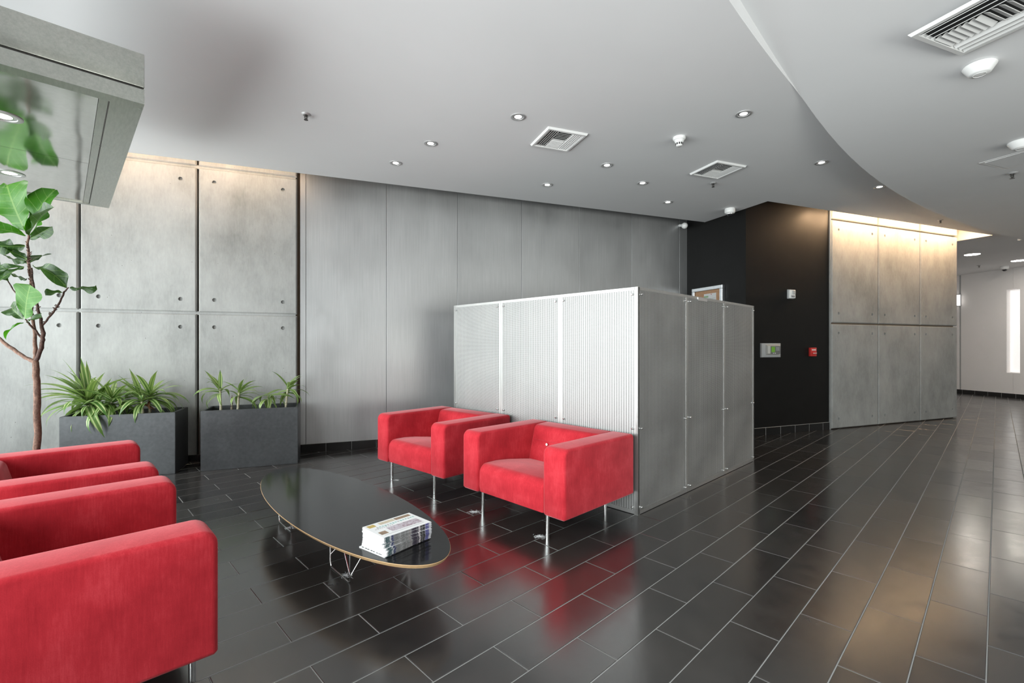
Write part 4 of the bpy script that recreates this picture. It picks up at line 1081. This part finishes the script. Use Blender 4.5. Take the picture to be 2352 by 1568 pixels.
# ---- detectors, sprinklers, cameras
def smoke_small(p):
    r_ = empty('smoke_detector', p); tag(r_, 'white smoke detector with a slotted nose beside the ceiling vents', 'smoke detector')
    link('base', lathe_me('base', [(0.0, 0.0), (0.056, 0.0), (0.058, -0.012), (0.054, -0.022), (0.047, -0.028), (0.0, -0.028)], 28), 'plastic', r_)
    link('chamber', lathe_me('chamber', [(0.046, -0.026), (0.038, -0.046), (0.033, -0.050), (0.030, -0.074), (0.022, -0.082), (0.0, -0.083)], 24), 'plastic', r_)
    for i in range(10):
        a_ = 2*math.pi*i/10
        link('slot', box_me('slot', (-0.006, -0.001, -0.009), (0.006, 0.0015, 0.009)), 'ductdark', r_, (0.0325*math.cos(a_), 0.0325*math.sin(a_), -0.062), (0, 0, a_+R(90)))
smoke_small(W2(3.008, 3.50, HL))
def detector(p, k, label):
    r_ = empty('ceiling_detector', p); tag(r_, label, 'detector', 'white conical detectors on the raised ceiling')
    a_ = link('housing', lathe_me('housing', [(0.0, 0.0), (0.084, 0.0), (0.088, -0.008), (0.084, -0.016), (0.058, -0.056), (0.050, -0.062), (0.0, -0.064)], 30), 'pale_plastic', r_)
    b__ = link('cover_ring', lathe_me('cover_ring', [(0.030, -0.0635), (0.033, -0.066), (0.036, -0.0635)], 24), 'plastic', r_)
    a_.scale = b__.scale = (k, k, k)
detector(W2(*on_upper(2250, 150)), 1.0, 'white conical detector on the raised ceiling beside the large vent')
detector(W2(*on_upper(2345, 325)), 1.0, 'white conical detector on the raised ceiling beside the flat access panel')
def sprinkler(p, label, k=1.0):
    r_ = empty('sprinkler', p); tag(r_, label, 'sprinkler', 'ceiling sprinklers')
    parts = [link('escutcheon', lathe_me('escutcheon', [(0.0, -0.008), (0.014, -0.008), (0.024, -0.012), (0.036, -0.004), (0.038, 0.0)], 22), 'trim', r_)]
    parts.append(link('body', lathe_me('body', [(0.0, -0.005), (0.012, -0.006), (0.012, -0.020), (0.005, -0.022), (0.004, -0.040), (0.0, -0.041)], 12), 'brass', r_))
    parts.append(link('frame_arms', tube_me('frame_arms', [[((0.011, 0, -0.016), 0.003), ((0.013, 0, -0.030), 0.003), ((0.002, 0, -0.046), 0.003)], [((-0.011, 0, -0.016), 0.003), ((-0.013, 0, -0.030), 0.003), ((-0.002, 0, -0.046), 0.003)]], 6), 'brass', r_))
    parts.append(link('deflector', lathe_me('deflector', [(0.0, -0.046), (0.017, -0.047), (0.017, -0.049), (0.0, -0.050)], 14), 'brass', r_))
    for q in parts: q.scale = (k, k, k)
sprinkler(W2(-0.206, 4.266, HL), 'ceiling sprinkler with chrome cup alone above the planters', 1.0)
sprinkler(W2(4.221, 4.33, HL), 'ceiling sprinkler just past the louvred vent, over the screen', 1.0)
sprinkler(W2(8.717, 4.348, HL), 'ceiling sprinkler in front of the lit concrete panels', 1.0)
sprinkler(W2(*on_upper(2325, 397)), 'ceiling sprinkler on the raised ceiling', 1.2)
sprinkler(W2(14.45, 6.446, HL), 'ceiling sprinkler in the corridor', 1.3)
def dome_cam(p, rz, label, k=1.0):
    r_ = empty('dome_camera', p, rz); tag(r_, label, 'camera', 'white dome security cameras')
    a_ = link('housing', lathe_me('housing', [(0.0, 0.0), (0.066, 0.0), (0.070, -0.01), (0.070, -0.048), (0.062, -0.064), (0.045, -0.070), (0.0, -0.070)], 30), 'plastic', r_)
    bm = bmesh.new(); bmesh.ops.create_uvsphere(bm, u_segments=24, v_segments=14, radius=0.046, matrix=Matrix.Translation((0, 0, -0.066)))
    me = bm_mesh(bm, 'dome'); autosmooth(me, 60); b__ = link('dome', me, 'smoked', r_)
    c_ = link('collar', lathe_me('collar', [(0.044, -0.068), (0.050, -0.072), (0.048, -0.078), (0.045, -0.078)], 26), 'chrome', r_)
    for q in (a_, b__, c_): q.scale = (k, k, k)
dome_cam(W2(5.235, 5.06, HL), 0, 'white dome security camera at the ceiling edge by the black wall')
dome_cam(W2(15.2, 6.30, HL), 0, 'white dome security camera in the corridor by the white wall', 1.1)
bc = empty('wall_camera', W2(5.30, YL-0.10, 3.235), WROT); tag(bc, 'white wall camera tucked in the corner of zinc and black walls', 'camera')
link('arm', tube_me('arm', [[((0, 0.098, 0.02), 0.022), ((0, 0.0, 0.0), 0.026)]], 12), 'plastic', bc)
bm = bmesh.new(); bmesh.ops.create_uvsphere(bm, u_segments=18, v_segments=12, radius=0.05, matrix=Matrix.Translation((0, -0.02, -0.01))); me_ = bm_mesh(bm, 'globe'); autosmooth(me_, 60)
link('globe', me_, 'plastic', bc)

# ================================================================== DEVICES ON THE BLACK WALL
def on_wall(name, s_, z_, label, cat): r_ = empty(name, W2(s_, YR, z_), WROT); return tag(r_, label, cat)
r_ = on_wall('alarm_control_unit', 5.922, 1.122, 'grey flush fire alarm panel with a green display on the black wall', 'alarm unit')
link('cabinet', box_me('cabinet', (-0.197, -0.012, 0.0), (0.197, 0.0, 0.203), 0.003, 2), 'boxgrey', r_)
link('hinge_edge', box_me('hinge_edge', (-0.197, -0.016, 0.004), (-0.178, -0.012, 0.199)), 'alu', r_)
bz = link('bezel', prism_me('bezel', [(-0.012, 0.036), (-0.046, 0.052), (-0.046, 0.166), (-0.012, 0.182)], -0.095, 0.150, 0.004, 2), 'beige', r_)
link('face', box_me('face', (-0.045, -0.049, 0.050), (0.146, -0.0455, 0.162)), 'keypad', r_)
link('display', box_me('display', (-0.030, -0.051, 0.074), (0.038, -0.0485, 0.152)), 'lcd', r_)
for i in range(3):
    for j in range(3): link('key', box_me('key', (0.062+i*0.022, -0.052, 0.098+j*0.018), (0.078+i*0.022, -0.0485, 0.110+j*0.018)), 'boxgrey', r_)
for i in range(2): link('key', box_me('key', (0.0+i*0.035, -0.052, 0.054), (0.018+i*0.035, -0.0485, 0.064)), 'plastic', r_)
bm = bmesh.new(); cyl_bm(bm, 0.009, 0.009, -0.006, 0.004, 14, Matrix.Rotation(R(90), 4, 'X')); link('key_lock', bm_mesh(bm, 'key_lock'), 'chrome', r_, (0.120, -0.050, 0.072))
r_ = on_wall('fire_strobe', 6.322, 1.983, 'white fire alarm strobe high on the black wall', 'alarm')
link('backbox', box_me('backbox', (-0.062, -0.020, 0.0), (0.062, 0.0, 0.135), 0.004, 2), 'boxgrey', r_)
link('housing', box_me('housing', (-0.056, -0.050, 0.004), (0.056, -0.020, 0.130), 0.008, 3), 'plastic', r_)
link('lens', box_me('lens', (-0.018, -0.062, 0.062), (0.044, -0.049, 0.116), 0.006, 2), 'boxgrey', r_)
for i, (x0_, x1_) in enumerate(((-0.040, -0.032), (-0.020, -0.002), (0.008, 0.030))): link('printed_mark', box_me('printed_mark', (x0_, -0.0515, 0.018), (x1_, -0.0495, 0.044)), 'ink_black', r_)
r_ = on_wall('fire_pull_station', 6.774, 1.129, 'red manual fire alarm pull station on the black wall', 'alarm')
link('body', box_me('body', (-0.062, -0.040, 0.0), (0.062, 0.0, 0.132), 0.006, 2), 'red', r_)
link('handle', box_me('handle', (-0.046, -0.056, 0.036), (0.046, -0.039, 0.062), 0.005, 2), 'red', r_)
link('printed_bar', box_me('printed_bar', (-0.040, -0.0575, 0.045), (0.040, -0.0555, 0.052)), 'paper', r_)
for i, (x0_, x1_) in enumerate(((-0.042, -0.020), (-0.012, 0.012), (0.018, 0.040))): link('printed_mark', box_me('printed_mark', (x0_, -0.0415, 0.088), (x1_, -0.0395, 0.108)), 'paper', r_)

# notice board on the return wall (faces -x of the wall frame)
nb_ = empty('notice_board', W2(SR, 5.68, 1.40), WROT); tag(nb_, 'aluminium framed cork notice board with a pinned sheet on the black wall', 'notice board')
y0_, y1_, h_ = -0.315, 0.315, 0.80; fr_ = 0.055; dp = 0.055
bm = bmesh.new()
for lo, hi in (((-dp, y0_, h_-fr_), (0, y1_, h_)), ((-dp, y0_, 0), (0, y1_, fr_)), ((-dp, y0_, fr_), (0, y0_+fr_, h_-fr_)), ((-dp, y1_-fr_, fr_), (0, y1_, h_-fr_))): box_bm(bm, lo, hi)
bmesh.ops.bevel(bm, geom=bm.edges[:], offset=0.005, segments=1, affect='EDGES')
link('frame', bm_mesh(bm, 'frame'), 'alu', nb_)
link('cork', box_me('cork', (-0.022, y0_+fr_-.002, fr_-.002), (-0.001, y1_-fr_+.002, h_-fr_+.002)), 'cork', nb_)
sh = empty('pinned_sheet', W2(SR-0.024, 5.635, 1.75), WROT); tag(sh, 'white printed sheet pinned to the cork notice board', 'paper')
link('sheet', box_me('sheet', (-0.0012, -0.125, 0.0), (0.0, 0.125, 0.345)), 'paper', sh)
for k in range(3): link('printed_logo', box_me('printed_logo', (-0.0018, 0.095-k*0.03, 0.285), (-0.0011, 0.117-k*0.03, 0.312)), 'ink_green', sh)
for k in range(8): link('printed_line', box_me('printed_line', (-0.0018, -0.105, 0.265-k*0.024), (-0.0011, 0.055 - 0.02*(k % 3), 0.269-k*0.024)), 'ink_grey', sh)
link('pin', lathe_me('pin', [(0.0, 0.010), (0.006, 0.008), (0.006, 0.0)], 10), 'red', sh, (-0.001, -0.03, 0.330), (0, R(-90), 0))

# corridor sconce next to the concrete wall end
r_ = empty('corridor_sconce', (fa.x, fa.y, 2.40), fang); tag(r_, 'slim lit sconce on the white corridor wall by the concrete wall end', 'lamp')
link('back_plate', box_me('back_plate', (-0.055, -0.02, -0.02), (0.055, 0.0, 0.30)), 'alu', r_)
link('diffuser', box_me('diffuser', (-0.04, -0.09, 0.0), (0.04, -0.02, 0.28), 0.012, 2), 'sconce', r_)

# ================================================================== LINT ON THE FLOOR
lr = random.Random(9)
def lint(px, py, rad, n, label):
    Y = CAM_H*F_PX/(py-795.1); X = (px-1176)*Y/F_PX
    o_ = []
    for i in range(n):
        a_ = lr.uniform(0, 6.28); d0 = abs(lr.gauss(0, rad*.55)); x, y = d0*math.cos(a_), d0*math.sin(a_)*0.7; b0 = lr.uniform(0, 6.28); l = lr.uniform(0.004, 0.016)
        p0 = Vector((x, y, 0.0016+lr.uniform(0, .004)*(1-d0/rad/2))); path = [(tuple(p0), 0.0006)]
        for k in range(2): b0 += lr.uniform(-.9, .9); p0 = p0 + Vector((l*math.cos(b0), l*math.sin(b0), lr.uniform(-.0006, .0008))); p0.z = max(p0.z, 0.001); path.append((tuple(p0), 0.0005))
        o_.append(path)
    o = link('dust_lint', tube_me('dust_lint', o_, 3), 'lint', None, (X, Y, 0)); tag(o, label, 'lint', 'tufts of lint on the slate floor')
lint(1090, 1176, 0.045, 110, 'tuft of white lint on the floor by the leg of the armchair with the button')
lint(1240, 1232, 0.040, 90, 'smear of white lint by the aisle side leg of the armchair with the button')
lint(911, 1103, 0.022, 50, 'small curl of white lint at the leg of the armchair closer to the zinc wall')
lint(664, 1213, 0.035, 50, 'faint white lint under the rim end of the coffee table')
lint(797, 1322, 0.035, 45, 'greyish lint caught at the wire table base')
